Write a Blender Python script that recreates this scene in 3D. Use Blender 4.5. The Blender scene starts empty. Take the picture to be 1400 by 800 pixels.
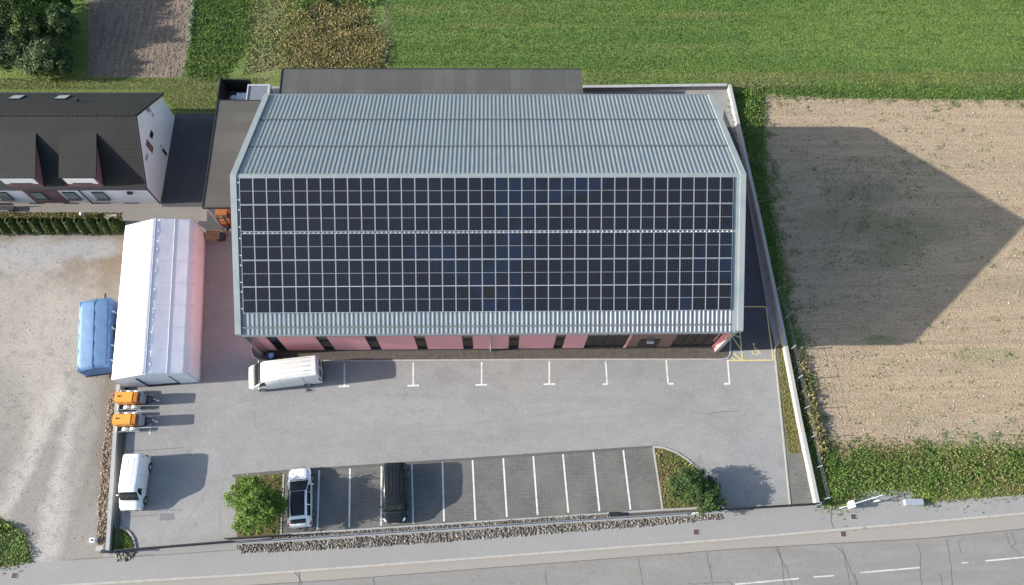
import bpy, bmesh, math, random
import numpy as np
from mathutils import Vector, Matrix
random.seed(7); rng = np.random.default_rng(11)
sc = bpy.context.scene; COL = sc.collection
# ------------------------------------------------------------------ camera (solved once; z = 0 is the yard)
F, TILT, ROLL, YAW, CH = 1042.5565, 0.365459, 0.0578773, -0.0681417, 62.86036
CR = Matrix.Rotation(YAW, 3, 'Z') @ Matrix.Rotation(TILT, 3, 'X') @ Matrix.Rotation(ROLL, 3, 'Z')
def at(u, v, z=0.0):
    d = CR @ Vector(((u-700)/F, -(v-400)/F, -1)); s = (z-CH)/d.z
    return Vector((d.x*s, d.y*s, z))
cam = bpy.data.objects.new('camera', bpy.data.cameras.new('camera')); COL.objects.link(cam)
cam.matrix_world = Matrix.Translation((0, 0, CH)) @ CR.to_4x4()
cam.data.sensor_width = 36; cam.data.lens = F/1400*36; cam.data.clip_start = .5; cam.data.clip_end = 4000
sc.camera = cam
# ------------------------------------------------------------------ light
SD = Vector((-2.5515, -0.139, 1)).normalized(); EL = math.asin(SD.z)
w = bpy.data.worlds.new('World'); sc.world = w; w.use_nodes = True
wn = w.node_tree; bg = wn.nodes['Background']; sky = wn.nodes.new('ShaderNodeTexSky')
sky.sky_type = 'NISHITA'; sky.sun_disc = False; sky.sun_elevation = EL; sky.sun_rotation = math.atan2(SD.x, SD.y) % (2*math.pi)
sky.air_density = 1.0; sky.dust_density = 1.5; sky.ozone_density = 1.0
wn.links.new(sky.outputs[0], bg.inputs[0]); bg.inputs[1].default_value = 0.115
sl = bpy.data.lights.new('sun', 'SUN'); sl.energy = 4.0; sl.angle = math.radians(.5); sl.color = (1, .945, .85)
so = bpy.data.objects.new('sun', sl); COL.objects.link(so); so.rotation_euler = SD.to_track_quat('Z', 'Y').to_euler(); so.location = (-60, 0, 60)
vs = sc.view_settings; vs.view_transform = 'Standard'; vs.look = 'None'; vs.exposure = 1.36; vs.gamma = 1; vs.use_curve_mapping = False
# ------------------------------------------------------------------ materials
def mat(name, base, layers=(), patches=(), rough=.85, metal=0, bump=None, island=0, spec=.3, coat=0, brick=None, objrand=0, trans=0, sheen=0):
    """layers: (scale, detail, lo, hi, colour, fac, stretch(x,y,z)); patches: (cx,cy,rx,ry,rot_deg,colour,fac)"""
    m = bpy.data.materials.new(name); m.use_nodes = True; nt = m.node_tree; N = nt.nodes; L = nt.links
    P = N['Principled BSDF']; tc = N.new('ShaderNodeTexCoord')
    P.inputs['Roughness'].default_value = rough; P.inputs['Metallic'].default_value = metal
    P.inputs['Specular IOR Level'].default_value = spec; P.inputs['Coat Weight'].default_value = coat; P.inputs['Coat Roughness'].default_value = .06
    rgb = N.new('ShaderNodeRGB'); rgb.outputs[0].default_value = (*base, 1); cur = rgb.outputs[0]
    def mapped(st):
        mp = N.new('ShaderNodeMapping'); mp.inputs['Scale'].default_value = st; L.new(tc.outputs['Object'], mp.inputs[0]); return mp.outputs[0]
    def noise(s, d, st=(1, 1, 1), rgh=.6):
        n = N.new('ShaderNodeTexNoise'); n.inputs['Scale'].default_value = s; n.inputs['Detail'].default_value = d; n.inputs['Roughness'].default_value = rgh
        L.new(mapped(st), n.inputs['Vector']); return n.outputs['Fac']
    def mrange(src, a, b, c, d):
        r = N.new('ShaderNodeMapRange'); L.new(src, r.inputs[0])
        for i, x in zip((1, 2, 3, 4), (a, b, c, d)): r.inputs[i].default_value = x
        return r.outputs[0]
    def mix(fac, a, bcol, mode='MIX'):
        x = N.new('ShaderNodeMix'); x.data_type = 'RGBA'; x.blend_type = mode
        if isinstance(fac, float): x.inputs[0].default_value = fac
        else: L.new(fac, x.inputs[0])
        L.new(a, x.inputs[6])
        if isinstance(bcol, tuple): x.inputs[7].default_value = (*bcol, 1)
        else: L.new(bcol, x.inputs[7])
        return x.outputs[2]
    def math_(op, a, b):
        x = N.new('ShaderNodeMath'); x.operation = op
        for i, q in enumerate((a, b)):
            if isinstance(q, (int, float)): x.inputs[i].default_value = q
            else: L.new(q, x.inputs[i])
        return x.outputs[0]
    if brick:
        bw, bh, mort, mcol, axes = brick
        mp = N.new('ShaderNodeMapping'); L.new(tc.outputs['Object'], mp.inputs[0]); mp.inputs['Rotation'].default_value = axes
        b = N.new('ShaderNodeTexBrick'); L.new(mp.outputs[0], b.inputs['Vector']); b.inputs['Scale'].default_value = 1
        b.inputs['Brick Width'].default_value = bw; b.inputs['Row Height'].default_value = bh; b.inputs['Mortar Size'].default_value = mort
        b.inputs['Color1'].default_value = (*[c*1.12 for c in base], 1); b.inputs['Color2'].default_value = (*[c*.85 for c in base], 1); b.inputs['Mortar'].default_value = (*mcol, 1)
        cur = b.outputs['Color']
    for (cx, cy, rx, ry, rot, col, fac) in patches:
        mp = N.new('ShaderNodeMapping'); mp.vector_type = 'TEXTURE'; L.new(tc.outputs['Object'], mp.inputs[0])
        mp.inputs['Location'].default_value = (cx, cy, 0); mp.inputs['Rotation'].default_value = (0, 0, math.radians(rot)); mp.inputs['Scale'].default_value = (rx, ry, 1000)
        ln = N.new('ShaderNodeVectorMath'); ln.operation = 'LENGTH'; L.new(mp.outputs[0], ln.inputs[0])
        s = math_('ADD', ln.outputs['Value'], math_('MULTIPLY', noise(.45, 6, rgh=.7), 1.7))
        cur = mix(mrange(s, 1.5, 2.05, fac, 0), cur, col)
    for (s, d, lo, hi, col, fac, st) in layers:
        cur = mix(mrange(noise(s, d, st), lo, hi, 0, fac), cur, col)
    if island:
        g = N.new('ShaderNodeNewGeometry')
        v = mrange(g.outputs['Random Per Island'], 0, 1, 1-island, 1+island)
        hs = N.new('ShaderNodeHueSaturation'); L.new(v, hs.inputs['Value']); L.new(cur, hs.inputs['Color'])
        L.new(mrange(g.outputs['Random Per Island'], 0, 1, .485, .515), hs.inputs['Hue']); cur = hs.outputs[0]
    if objrand:
        g = N.new('ShaderNodeObjectInfo'); hs = N.new('ShaderNodeHueSaturation')
        L.new(mrange(g.outputs['Random'], 0, 1, 1-objrand, 1+objrand), hs.inputs['Value']); L.new(cur, hs.inputs['Color']); cur = hs.outputs[0]
    L.new(cur, P.inputs['Base Color'])
    if bump:
        s, d, strength, dist = bump[:4]; st = bump[4] if len(bump) > 4 else (1, 1, 1)
        bn = N.new('ShaderNodeBump'); bn.inputs['Strength'].default_value = strength; bn.inputs['Distance'].default_value = dist
        L.new(noise(s, d, st, .7), bn.inputs['Height']); L.new(bn.outputs[0], P.inputs['Normal'])
    if trans:
        P.inputs['Subsurface Weight'].default_value = 0
        t = N.new('ShaderNodeBsdfTranslucent'); L.new(cur, t.inputs[0]); ms = N.new('ShaderNodeMixShader'); ms.inputs[0].default_value = trans
        L.new(P.outputs[0], ms.inputs[1]); L.new(t.outputs[0], ms.inputs[2]); L.new(ms.outputs[0], N['Material Output'].inputs[0])
    return m
I1 = (1, 1, 1)
W2 = lambda u, v: tuple(at(u, v))[:2]
M = {}
asph_layers = [(.12, 5, .4, .65, (.20, .195, .19), .55, I1), (.5, 8, .45, .7, (.30, .295, .29), .5, (1, 1.6, 1)), (3, 6, .5, .75, (.19, .19, .2), .35, I1),
               (26, 4, .45, .7, (.16, .16, .165), .35, I1), (.09, 3, .55, .7, (.32, .29, .265), .45, I1)]
ap = [(*W2(620, 560), 17, 1.6, 1, (.285, .282, .272), .6), (*W2(760, 590), 12, .5, 4, (.215, .213, .208), .45), (*W2(720, 545), 15, .35, -2, (.22, .218, .212), .4), (*W2(300, 600), .5, 5, 20, (.215, .212, .208), .4), (*W2(330, 640), .45, 5, 35, (.22, .216, .21), .4),
      (*W2(960, 600), 3, 4, 0, (.29, .285, .275), .6), (*W2(520, 600), 3, 1.6, 0, (.225, .22, .212), .5), (*W2(610, 512), 1.1, .8, 0, (.17, .165, .16), .5), (*W2(705, 508), .6, .9, 0, (.19, .185, .18), .5), (*W2(870, 506), .8, .7, 0, (.18, .175, .17), .45), (*W2(250, 575), 2, 2.4, 0, (.22, .21, .20), .5), (*W2(1000, 640), .6, 4, -12, (.21, .208, .20), .4)]
M['asphalt'] = mat('yard_asphalt', (.256, .255, .248), asph_layers + [(7, 6, .50, .68, (.165, .165, .162), .55, I1), (4, 6, .55, .70, (.34, .335, .32), .5, I1), (1.3, 7, .54, .66, (.20, .198, .19), .45, (.5, 1, 1)), (.7, 8, .6, .68, (.17, .168, .165), .45, I1)], patches=ap, rough=.9, bump=(30, 5, .35, .012))
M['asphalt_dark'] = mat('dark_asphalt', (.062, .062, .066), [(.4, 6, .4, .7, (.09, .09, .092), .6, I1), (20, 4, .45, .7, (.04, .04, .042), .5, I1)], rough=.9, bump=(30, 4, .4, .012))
M['patch'] = mat('asphalt_patch', (.17, .172, .18), [(8, 5, .4, .7, (.13, .13, .14), .5, I1)], rough=.9, bump=(30, 4, .4, .01))
M['road'] = mat('road_asphalt', (0.214, 0.203, 0.186), [(5, 6, .5, .68, (.15, .143, .132), .55, I1), (3, 6, .55, .7, (.28, .268, .25), .5, I1), (.15, 5, .4, .65, (0.181, 0.172, 0.164), .6, (.35, 2, 1)), (.6, 6, .45, .7, (0.26, 0.252, 0.239), .5, (.3, 2, 1)), (22, 4, .45, .7, (0.16, 0.155, 0.151), .4, I1), (2.2, 6, .55, .72, (0.176, 0.172, 0.168), .4, I1)], rough=.9, bump=(25, 5, .4, .012))
M['gutter'] = mat('gutter_asphalt', (0.261, 0.245, 0.225), [(.5, 6, .4, .7, (0.297, 0.261, 0.211), .6, (.3, 1, 1)), (20, 4, .45, .7, (0.198, 0.189, 0.18), .4, I1)], rough=.9, bump=(25, 4, .3, .01))
M['sidewalk'] = mat('sidewalk_asphalt', (0.262, 0.256, 0.245), [(6, 6, .5, .68, (.185, .18, .17), .5, I1), (.2, 5, .4, .65, (0.225, 0.221, 0.213), .6, I1), (1.5, 6, .5, .75, (0.221, 0.216, 0.207), .4, I1), (24, 4, .45, .7, (0.202, 0.202, 0.198), .4, I1)], rough=.9, bump=(25, 5, .3, .01))
M['kerb'] = mat('kerb_concrete', (0.357, 0.34, 0.31), [(2, 5, .4, .7, (0.255, 0.238, 0.212), .6, I1)], rough=.85, bump=(20, 4, .3, .01))
M['kerb_grey'] = mat('kerb_grey_concrete', (.33, .33, .33), [(2, 5, .4, .7, (.24, .24, .24), .6, I1)], rough=.85)
M['concrete'] = mat('concrete', (0.359, 0.351, 0.335), [(.8, 6, .4, .7, (0.257, 0.25, 0.234), .6, I1), (9, 4, .5, .7, (0.296, 0.289, 0.273), .4, I1)], rough=.85, bump=(15, 5, .3, .01))
M['path'] = mat('path_concrete', (0.198, 0.184, 0.171), [(.6, 6, .4, .7, (0.153, 0.144, 0.133), .6, I1), (9, 4, .5, .7, (0.234, 0.225, 0.211), .4, I1)], rough=.85, bump=(15, 5, .3, .01))
M['white_line'] = mat('white_road_paint', (.60, .60, .575), [(3, 7, .48, .68, (.36, .36, .35), .75, I1)], rough=.7)
M['road_line'] = mat('weathered_road_paint', (.50, .49, .46), [(4, 7, .45, .62, (.30, .29, .27), .8, I1)], rough=.75)
M['worn_line'] = mat('worn_road_paint', (.50, .50, .48), [(5, 6, .45, .65, (.30, .295, .28), .8, I1)], rough=.7)
M['yellow_line'] = mat('yellow_road_paint', (.62, .50, .17), [(5, 6, .45, .7, (.36, .33, .22), .8, I1)], rough=.7)
M['crack'] = mat('road_crack_seal', (.095, .09, .085), [(4, 5, .5, .7, (.15, .145, .14), .6, I1)], rough=.8)
M['paver'] = mat('grass_paver', (0.123, 0.122, 0.116), [(.35, 5, .4, .65, (0.172, 0.167, 0.15), .6, (1, .8, 1)), (1.6, 6, .5, .7, (0.0914, 0.0946, 0.0881), .5, (1, 2.5, 1)), (9, 3, .5, .7, (0.215, 0.209, 0.194), .6, (1, 3, 1))],
                 brick=(.42, .14, .016, (0.0484, 0.0538, 0.043), (0, 0, 0)), rough=.9, bump=(14, 4, .5, .02, (1, 2, 1)))
M['soil_dark'] = mat('planter_soil', (.075, .065, .055), [(3, 6, .45, .7, (.13, .11, .095), .7, I1), (.5, 5, .5, .7, (.06, .07, .035), .6, I1), (12, 4, .5, .7, (.17, .15, .135), .5, I1)], rough=1, bump=(14, 6, .9, .05))
gvp = [(*W2(250, 350), 9, 3.0, 0, (0.164, 0.126, 0.0859), .8), (*W2(135, 365), 4.5, 3.2, 0, (0.164, 0.104, 0.0505), .5), (*W2(60, 322), 9, 1.0, 0, (0.156, 0.119, 0.0827), .7), (*W2(150, 560), 1.6, 7, 4, (0.15, 0.117, 0.0859), .8),
       (*W2(35, 350), 4.5, 1.8, 0, (0.303, 0.301, 0.301), .8), (*W2(120, 340), 3, 1.2, 0, (0.287, 0.294, 0.301), .8), (*W2(60, 500), 3.2, 9, -12, (0.398, 0.357, 0.309), .7), (*W2(25, 430), 4, 5, 10, (0.367, 0.325, 0.278), .6),
       (*W2(95, 640), 1.3, 10, -4, (0.414, 0.386, 0.354), .75), (*W2(40, 620), 1.0, 7, -14, (0.429, 0.395, 0.354), .7), (*W2(120, 590), 1.3, 8, 0, (0.177, 0.164, 0.149), .6), (*W2(0, 600), 2.2, 6, 0, (0.196, 0.183, 0.163), .6)]
M['gravel'] = mat('gravel_yard', (.238, .22, .198), [(1.1, 8, .5, .72, (0.149, 0.138, 0.123), .5, I1), (7, 8, .5, .7, (0.138, 0.126, 0.112), .55, I1), (14, 4, .52, .66, (0.298, 0.286, 0.269), .5, I1)], patches=gvp, rough=.95, bump=(9, 9, .8, .05))
fp = [(*W2(1150, 300), 4, 1.6, 0, (.15, .15, .07), .6), (*W2(1100, 180), 5, 1.2, 0, (.26, .22, .165), .5), (*W2(1240, 315), 5, 1.6, 0, (.13, .14, .06), .65), (*W2(1220, 345), 3.5, 1.2, 20, (.12, .14, .05), .6), (*W2(1180, 260), 4, 1.6, 0, (.17, .15, .10), .6),
      (*W2(1345, 485), 3.4, .7, 0, (.20, .20, .10), .6), (*W2(1240, 575), 2.4, .5, 0, (.18, .20, .09), .6), (*W2(1380, 390), 3, .8, 0, (.20, .19, .1), .5), (*W2(1200, 465), 1.6, .5, 0, (.12, .18, .05), .8),
      (*W2(1110, 590), 2.5, 2.5, 0, (.30, .26, .22), .7), (*W2(1300, 590), 7, 1.2, 0, (.33, .28, .22), .5)]
M['field'] = mat('ploughed_field', (0.375, 0.285, 0.19), [(.22, 5, .45, .7, (0.294, 0.223, 0.147), .7, (.35, 2.5, 1)), (1.3, 8, .47, .66, (0.214, 0.162, 0.109), .55, (.45, 2.4, 1)), (.35, 4, .5, .62, (0.257, 0.199, 0.133), .6, (.08, 3.2, 1)), (4.5, 8, .5, .66, (0.162, 0.125, 0.0874), .6, (1, 1.8, 1)), (9, 4, .55, .66, (0.456, 0.37, 0.275), .7, I1), (2.2, 7, .6, .68, (0.114, 0.109, 0.0617), .7, (1, 2, 1))],
                 patches=fp, rough=1, bump=(4, 9, 1.0, .12, (.8, 2.0, 1)))
M['garden_soil'] = mat('garden_soil', (.20, .158, .122), [(1.1, 7, .46, .60, (.10, .082, .066), .75, (2.6, .4, 1)), (5, 7, .48, .64, (.09, .072, .056), .6, I1), (7, 6, .55, .68, (.30, .25, .20), .6, I1)], rough=1, bump=(3.2, 8, 1, .14, (1.8, .7, 1)))
mp_ = [(*W2(1250, 40), 18, 5, 0, (.135, .195, .045), .8), (*W2(700, 35), 10, .35, 1, (.16, .17, .06), .6), (*W2(1100, 60), 22, .3, 1, (.15, .17, .055), .55), (*W2(800, 75), 14, .3, 0, (.15, .175, .055), .45), (*W2(370, 60), 2.2, 7, 0, (.20, .17, .10), .85), (*W2(430, 80), 5, 4, 0, (.17, .15, .07), .8), (*W2(527, 60), .7, 6, 0, (.16, .125, .085), .8), (*W2(750, 108), 9, .7, 0, (.17, .16, .065), .7), (*W2(600, 14), 16, .6, 0, (.13, .14, .045), .6),
       (*W2(960, 22), 6, .5, 0, (.18, .16, .07), .6), (*W2(1050, 112), 5, 1, 0, (.20, .17, .085), .7), (*W2(1200, 103), 26, .55, 0, (.17, .16, .06), .75), (*W2(1350, 113), 16, .4, 0, (.15, .15, .06), .6),
       (*W2(120, 120), 22, 1.6, 0, (.105, .125, .03), .8), (*W2(270, 145), 4, 2.6, 0, (.10, .12, .03), .8), (*W2(840, 60), 2.5, 6, 0, (.085, .13, .03), .5)]
M['meadow'] = mat('meadow_grass', (.075, .13, .028), [(.5, 6, .42, .66, (.075, .13, .026), .7, (.3, 2.6, 1)), (.12, 4, .5, .7, (.13, .18, .04), .6, (.4, 2, 1)), (3.5, 8, .5, .7, (.05, .095, .018), .6, I1), (9, 4, .52, .68, (.16, .235, .055), .6, I1), (.3, 3, .5, .6, (.15, .19, .055), .5, (.06, 3.5, 1))],
                  patches=mp_, rough=.95, bump=(3.5, 9, 1, .18))
M['lawn'] = mat('dry_lawn', (.13, .125, .045), [(1.5, 6, .45, .7, (.09, .11, .03), .7, I1), (6, 7, .5, .7, (.18, .15, .07), .7, I1)], rough=.95, bump=(8, 8, .9, .08))
M['bark_mulch'] = mat('bed_ground', (.12, .095, .05), [(1.2, 6, .42, .62, (.085, .10, .025), .8, I1), (5, 6, .5, .7, (.15, .075, .045), .7, I1)], rough=1, bump=(8, 8, .9, .06))
def leafmat(n, c, c2, isl=.35, tr=.25, lo=.42, hi=.62, sc_=.9, patches=(), more=()):
    M[n] = mat(n, c, [(sc_, 4, lo, hi, c2, .8, I1)]+list(more), patches=patches, rough=.6, island=isl, spec=.25, trans=tr)
leafmat('leaf_bright', (.115, .18, .028), (.08, .14, .02), isl=.5)
leafmat('leaf_dark', (.062, .105, .030), (.04, .078, .022))
leafmat('leaf_deep', (.075, .12, .028), (.12, .165, .035))
leafmat('leaf_bluish', (.075, .115, .05), (.12, .155, .04), isl=.45)
leafmat('hedge_leaf', (.05, .075, .018), (.085, .095, .022), sc_=2.5)
leafmat('weed_green', (.15, .205, .045), (.25, .21, .09), sc_=.35, lo=.47, hi=.57, isl=.45)
leafmat('weed_dry', (.27, .22, .095), (.15, .15, .045), sc_=.8)
leafmat('weed_deep', (.095, .16, .032), (.15, .20, .05), sc_=.6)
leafmat('grass_blade', (.085, .148, .024), (.13, .195, .036), isl=.42, sc_=.12, patches=[q[:6]+(q[6]*.9,) for q in mp_], more=[(.9, 6, .44, .60, (.05, .10, .020), .85, (.6, 1.6, 1)), (.35, 4, .52, .7, (.20, .23, .055), .75, (.05, 3.2, 1))])
leafmat('grass_blade_dry', (.20, .18, .075), (.14, .15, .05), isl=.3, sc_=.5)
leafmat('beet_leaf', (.20, .24, .14), (.09, .15, .05))
M['bark'] = mat('bark', (.12, .09, .065), [(6, 5, .4, .7, (.07, .05, .04), .7, (1, 1, .3))], rough=.95, bump=(12, 5, .8, .03))
M['roof_metal'] = mat('blue_grey_roof_sheet', (.185, .212, .235), [(1.0, 7, .54, .70, (.16, .165, .16), .55, (1.2, .12, 1)), (.25, 5, .5, .68, (.225, .25, .265), .5, (2, .3, 1)), (.12, 4, .4, .7, (.18, .20, .212), .6, (1, .4, 1)), (1.5, 6, .5, .75, (.245, .268, .28), .5, (3, .3, .3)), (.6, 7, .55, .75, (.17, .19, .195), .4, (2.5, .25, 1))], rough=.42, spec=.5, metal=.15, bump=(3, 3, .08, .02))
M['trim_metal'] = mat('pale_blue_trim', (.24, .27, .275), [(.8, 5, .45, .7, (0.174, 0.209, 0.22), .6, I1)], rough=.45, spec=.5)
M['pink'] = mat('pink_render', (.58, .27, .285), [(.7, 6, .45, .7, (.56, .24, .25), .6, (1, 1, .4)), (5, 6, .55, .75, (.50, .24, .24), .35, (1, 1, .4))], rough=.85, bump=(30, 4, .15, .01))
M['white_wall'] = mat('white_render', (0.69, 0.69, 0.711), [(.9, 6, .45, .7, (0.606, 0.606, 0.627), .6, (1, 1, .5))], rough=.85, bump=(25, 4, .15, .01))
M['maroon'] = mat('maroon_render', (.165, .088, .10), [(1.2, 6, .45, .7, (.14, .075, .085), .6, I1)], rough=.85, bump=(25, 4, .15, .01))
M['glass_dark'] = mat('dark_window_glass', (.012, .013, .015), [(.5, 3, .4, .7, (.025, .026, .028), .5, I1)], rough=.08, spec=.6)
M['frame_dark'] = mat('dark_frame', (.03, .03, .033), rough=.45, spec=.4)
M['frame_white'] = mat('white_frame', (.70, .71, .70), [(3, 3, .5, .7, (.6, .6, .6), .4, I1)], rough=.5)
M['brown_board'] = mat('entrance_board', (.20, .115, .095), [(.9, 5, .45, .62, (.14, .12, .07), .8, I1), (3, 4, .5, .7, (.3, .16, .15), .5, I1)], rough=.6)
M['cell'] = None
M['alu'] = mat('aluminium_frame', (.42, .44, .46), rough=.4, metal=.3)
M['steel'] = mat('galvanised_steel', (.40, .43, .47), [(3, 4, .4, .7, (.30, .32, .35), .6, I1)], rough=.45, metal=.4)
M['gutter_steel'] = mat('grey_gutter_steel', (.15, .165, .175), rough=.5)
M['black_steel'] = mat('black_painted_steel', (.02, .021, .025), rough=.5)
M['blue_steel'] = mat('grey_blue_fence_steel', (.13, .15, .20), rough=.5)
M['bitumen'] = mat('bitumen_roof', (.085, .082, .074), [(.35, 6, .4, .7, (0.0515, 0.0504, 0.0484), .6, I1), (7, 5, .5, .7, (0.0799, 0.0772, 0.0719), .5, I1), (.8, 5, .55, .75, (0.0772, 0.0693, 0.0592), .4, (1, .3, 1))], brick=(9.7, 1.02, .018, (.055, .055, .053), (0, 0, 0)), rough=.9, bump=(18, 5, .4, .01))
M['bitumen_grey'] = mat('grey_bitumen_roof', (.082, .084, .081), [(.35, 6, .4, .7, (0.0576, 0.0593, 0.0599), .6, I1), (7, 5, .5, .7, (0.0835, 0.0864, 0.085), .5, I1)], brick=(9.7, 1.02, .018, (.055, .055, .053), (0, 0, math.pi/2)), rough=.9, bump=(18, 5, .4, .01))
M['tile'] = mat('dark_roof_tile', (0.0123, 0.0126, 0.014), [(.5, 6, .42, .7, (0.017, 0.0174, 0.0184), .7, I1), (5, 5, .5, .7, (0.00887, 0.00887, 0.0102), .5, I1)], rough=.75, bump=(8, 5, .5, .02), brick=(.30, .28, .028, (0.00477, 0.00477, 0.00546), (0, 0, 0)))
M['tent'] = mat('white_pvc_tarpaulin', (0.651, 0.66, 0.695), [(.8, 6, .45, .7, (0.607, 0.616, 0.656), .6, I1)], rough=.8, bump=(1.6, 5, .3, .06, (1, .6, 1)), spec=.15)
M['blue_tarp'] = mat('blue_tarpaulin', (.105, .20, .345), [(.9, 6, .42, .7, (.14, .24, .38), .7, I1), (6, 5, .52, .7, (.09, .17, .30), .5, I1)], rough=.6, bump=(1.4, 6, .5, .06))
M['blue_tarp_dark'] = mat('dark_blue_tarpaulin_side', (.06, .13, .27), [(2, 5, .42, .7, (.08, .16, .3), .7, I1)], rough=.55)
M['car_white'] = mat('white_car_paint', (.70, .715, .72), [(1, 5, .5, .8, (.66, .67, .66), .5, I1)], rough=.3, spec=.5, coat=.6)
M['van_white'] = mat('dusty_white_van_paint', (0.594, 0.599, 0.585), [(1.2, 6, .45, .7, (0.54, 0.531, 0.495), .6, I1), (5, 5, .55, .75, (0.504, 0.495, 0.45), .4, I1)], rough=.38, spec=.5, coat=.4)
M['car_black'] = mat('black_car_paint', (.012, .015, .018), rough=.2, spec=.2, coat=.12)
M['car_glass'] = mat('tinted_car_glass', (.010, .014, .014), [(1.5, 4, .55, .7, (.03, .04, .037), .5, I1)], rough=.06, spec=.35, coat=0)
M['rubber'] = mat('tyre_rubber', (.018, .018, .019), rough=.8)
M['plastic_dark'] = mat('dark_plastic_trim', (.03, .031, .033), rough=.55)
M['lamp_lens'] = mat('headlight_lens', (.60, .62, .64), rough=.15, spec=.6)
M['lamp_red'] = mat('tail_light_lens', (.35, .02, .02), rough=.2, spec=.5)
M['orange'] = mat('orange_machine_paint', (.68, .28, .035), [(2, 5, .5, .7, (.60, .24, .035), .6, I1)], rough=.45, spec=.4)
M['orange_dark'] = mat('grille_and_shaded_orange', (.32, .11, .03), [(5, 4, .45, .6, (.12, .05, .025), .8, (6, 1, 1))], rough=.6)
M['wood'] = mat('raw_wood', (.42, .27, .15), [(3, 5, .45, .7, (.26, .16, .09), .7, (1, 4, 1))], rough=.8)
M['blue_plastic'] = mat('blue_plastic', (.03, .07, .18), rough=.4)
M['stone_mix'] = mat('rubble_stone', (0.202, 0.184, 0.162), [(1.2, 3, .45, .6, (0.111, 0.0952, 0.0826), .7, I1)], rough=.9, island=.55)
M['stone_brown'] = mat('brown_rubble_stone', (0.189, 0.143, 0.108), [(1.2, 3, .45, .6, (0.252, 0.224, 0.196), .7, I1)], rough=.9, island=.5)
M['stone_pale'] = mat('pale_field_stone', (.48, .43, .36), rough=.95, island=.35)
M['clod'] = mat('soil_clod', (0.281, 0.225, 0.17), rough=1, island=.3)
M['grate'] = mat('cast_iron_grate', (.085, .05, .045), [(8, 4, .4, .7, (.16, .10, .09), .7, I1)], rough=.7, bump=(20, 3, .6, .02))
# photovoltaic cell material: columns of dark cells with thin pale busbars
def cellmat():
    m = bpy.data.materials.new('solar_cells'); m.use_nodes = True; nt = m.node_tree; N = nt.nodes; L = nt.links; P = N['Principled BSDF']
    tc = N.new('ShaderNodeTexCoord'); sp = N.new('ShaderNodeSeparateXYZ'); L.new(tc.outputs['Object'], sp.inputs[0])
    def line(src, period, width):
        a = N.new('ShaderNodeMath'); a.operation = 'FRACT'; d = N.new('ShaderNodeMath'); d.operation = 'DIVIDE'; d.inputs[1].default_value = period
        L.new(src, d.inputs[0]); L.new(d.outputs[0], a.inputs[0]); g = N.new('ShaderNodeMath'); g.operation = 'LESS_THAN'; g.inputs[1].default_value = width/period; L.new(a.outputs[0], g.inputs[0]); return g.outputs[0]
    mx = N.new('ShaderNodeMath'); mx.operation = 'MAXIMUM'; L.new(line(sp.outputs[0], .158, .024), mx.inputs[0]); L.new(line(sp.outputs[1], .0815, .004), mx.inputs[1])
    g = N.new('ShaderNodeNewGeometry'); n = N.new('ShaderNodeTexNoise'); n.inputs['Scale'].default_value = .16; n.inputs['Detail'].default_value = 4; L.new(g.outputs['Position'], n.inputs['Vector'])
    oi = N.new('ShaderNodeObjectInfo')
    ad = N.new('ShaderNodeMath'); ad.operation = 'MULTIPLY_ADD'; L.new(oi.outputs['Random'], ad.inputs[0]); ad.inputs[1].default_value = .07; L.new(n.outputs['Fac'], ad.inputs[2])
    cr = N.new('ShaderNodeValToRGB'); L.new(ad.outputs[0], cr.inputs[0]); e = cr.color_ramp.elements
    e[0].position = .42; e[0].color = (.009, .011, .018, 1); e[1].position = .60; e[1].color = (.008, .009, .013, 1)
    for p, c in ((.67, (.008, .015, .035, 1)), (.74, (.012, .010, .010, 1)), (.78, (.010, .010, .012, 1))): q = e.new(p); q.color = c
    mc = N.new('ShaderNodeMix'); mc.data_type = 'RGBA'; L.new(mx.outputs[0], mc.inputs[0]); L.new(cr.outputs[0], mc.inputs[6]); mc.inputs[7].default_value = (.035, .038, .045, 1)
    L.new(mc.outputs[2], P.inputs['Base Color']); P.inputs['Roughness'].default_value = .25; P.inputs['Specular IOR Level'].default_value = .28
    return m
M['cell'] = cellmat()
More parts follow.
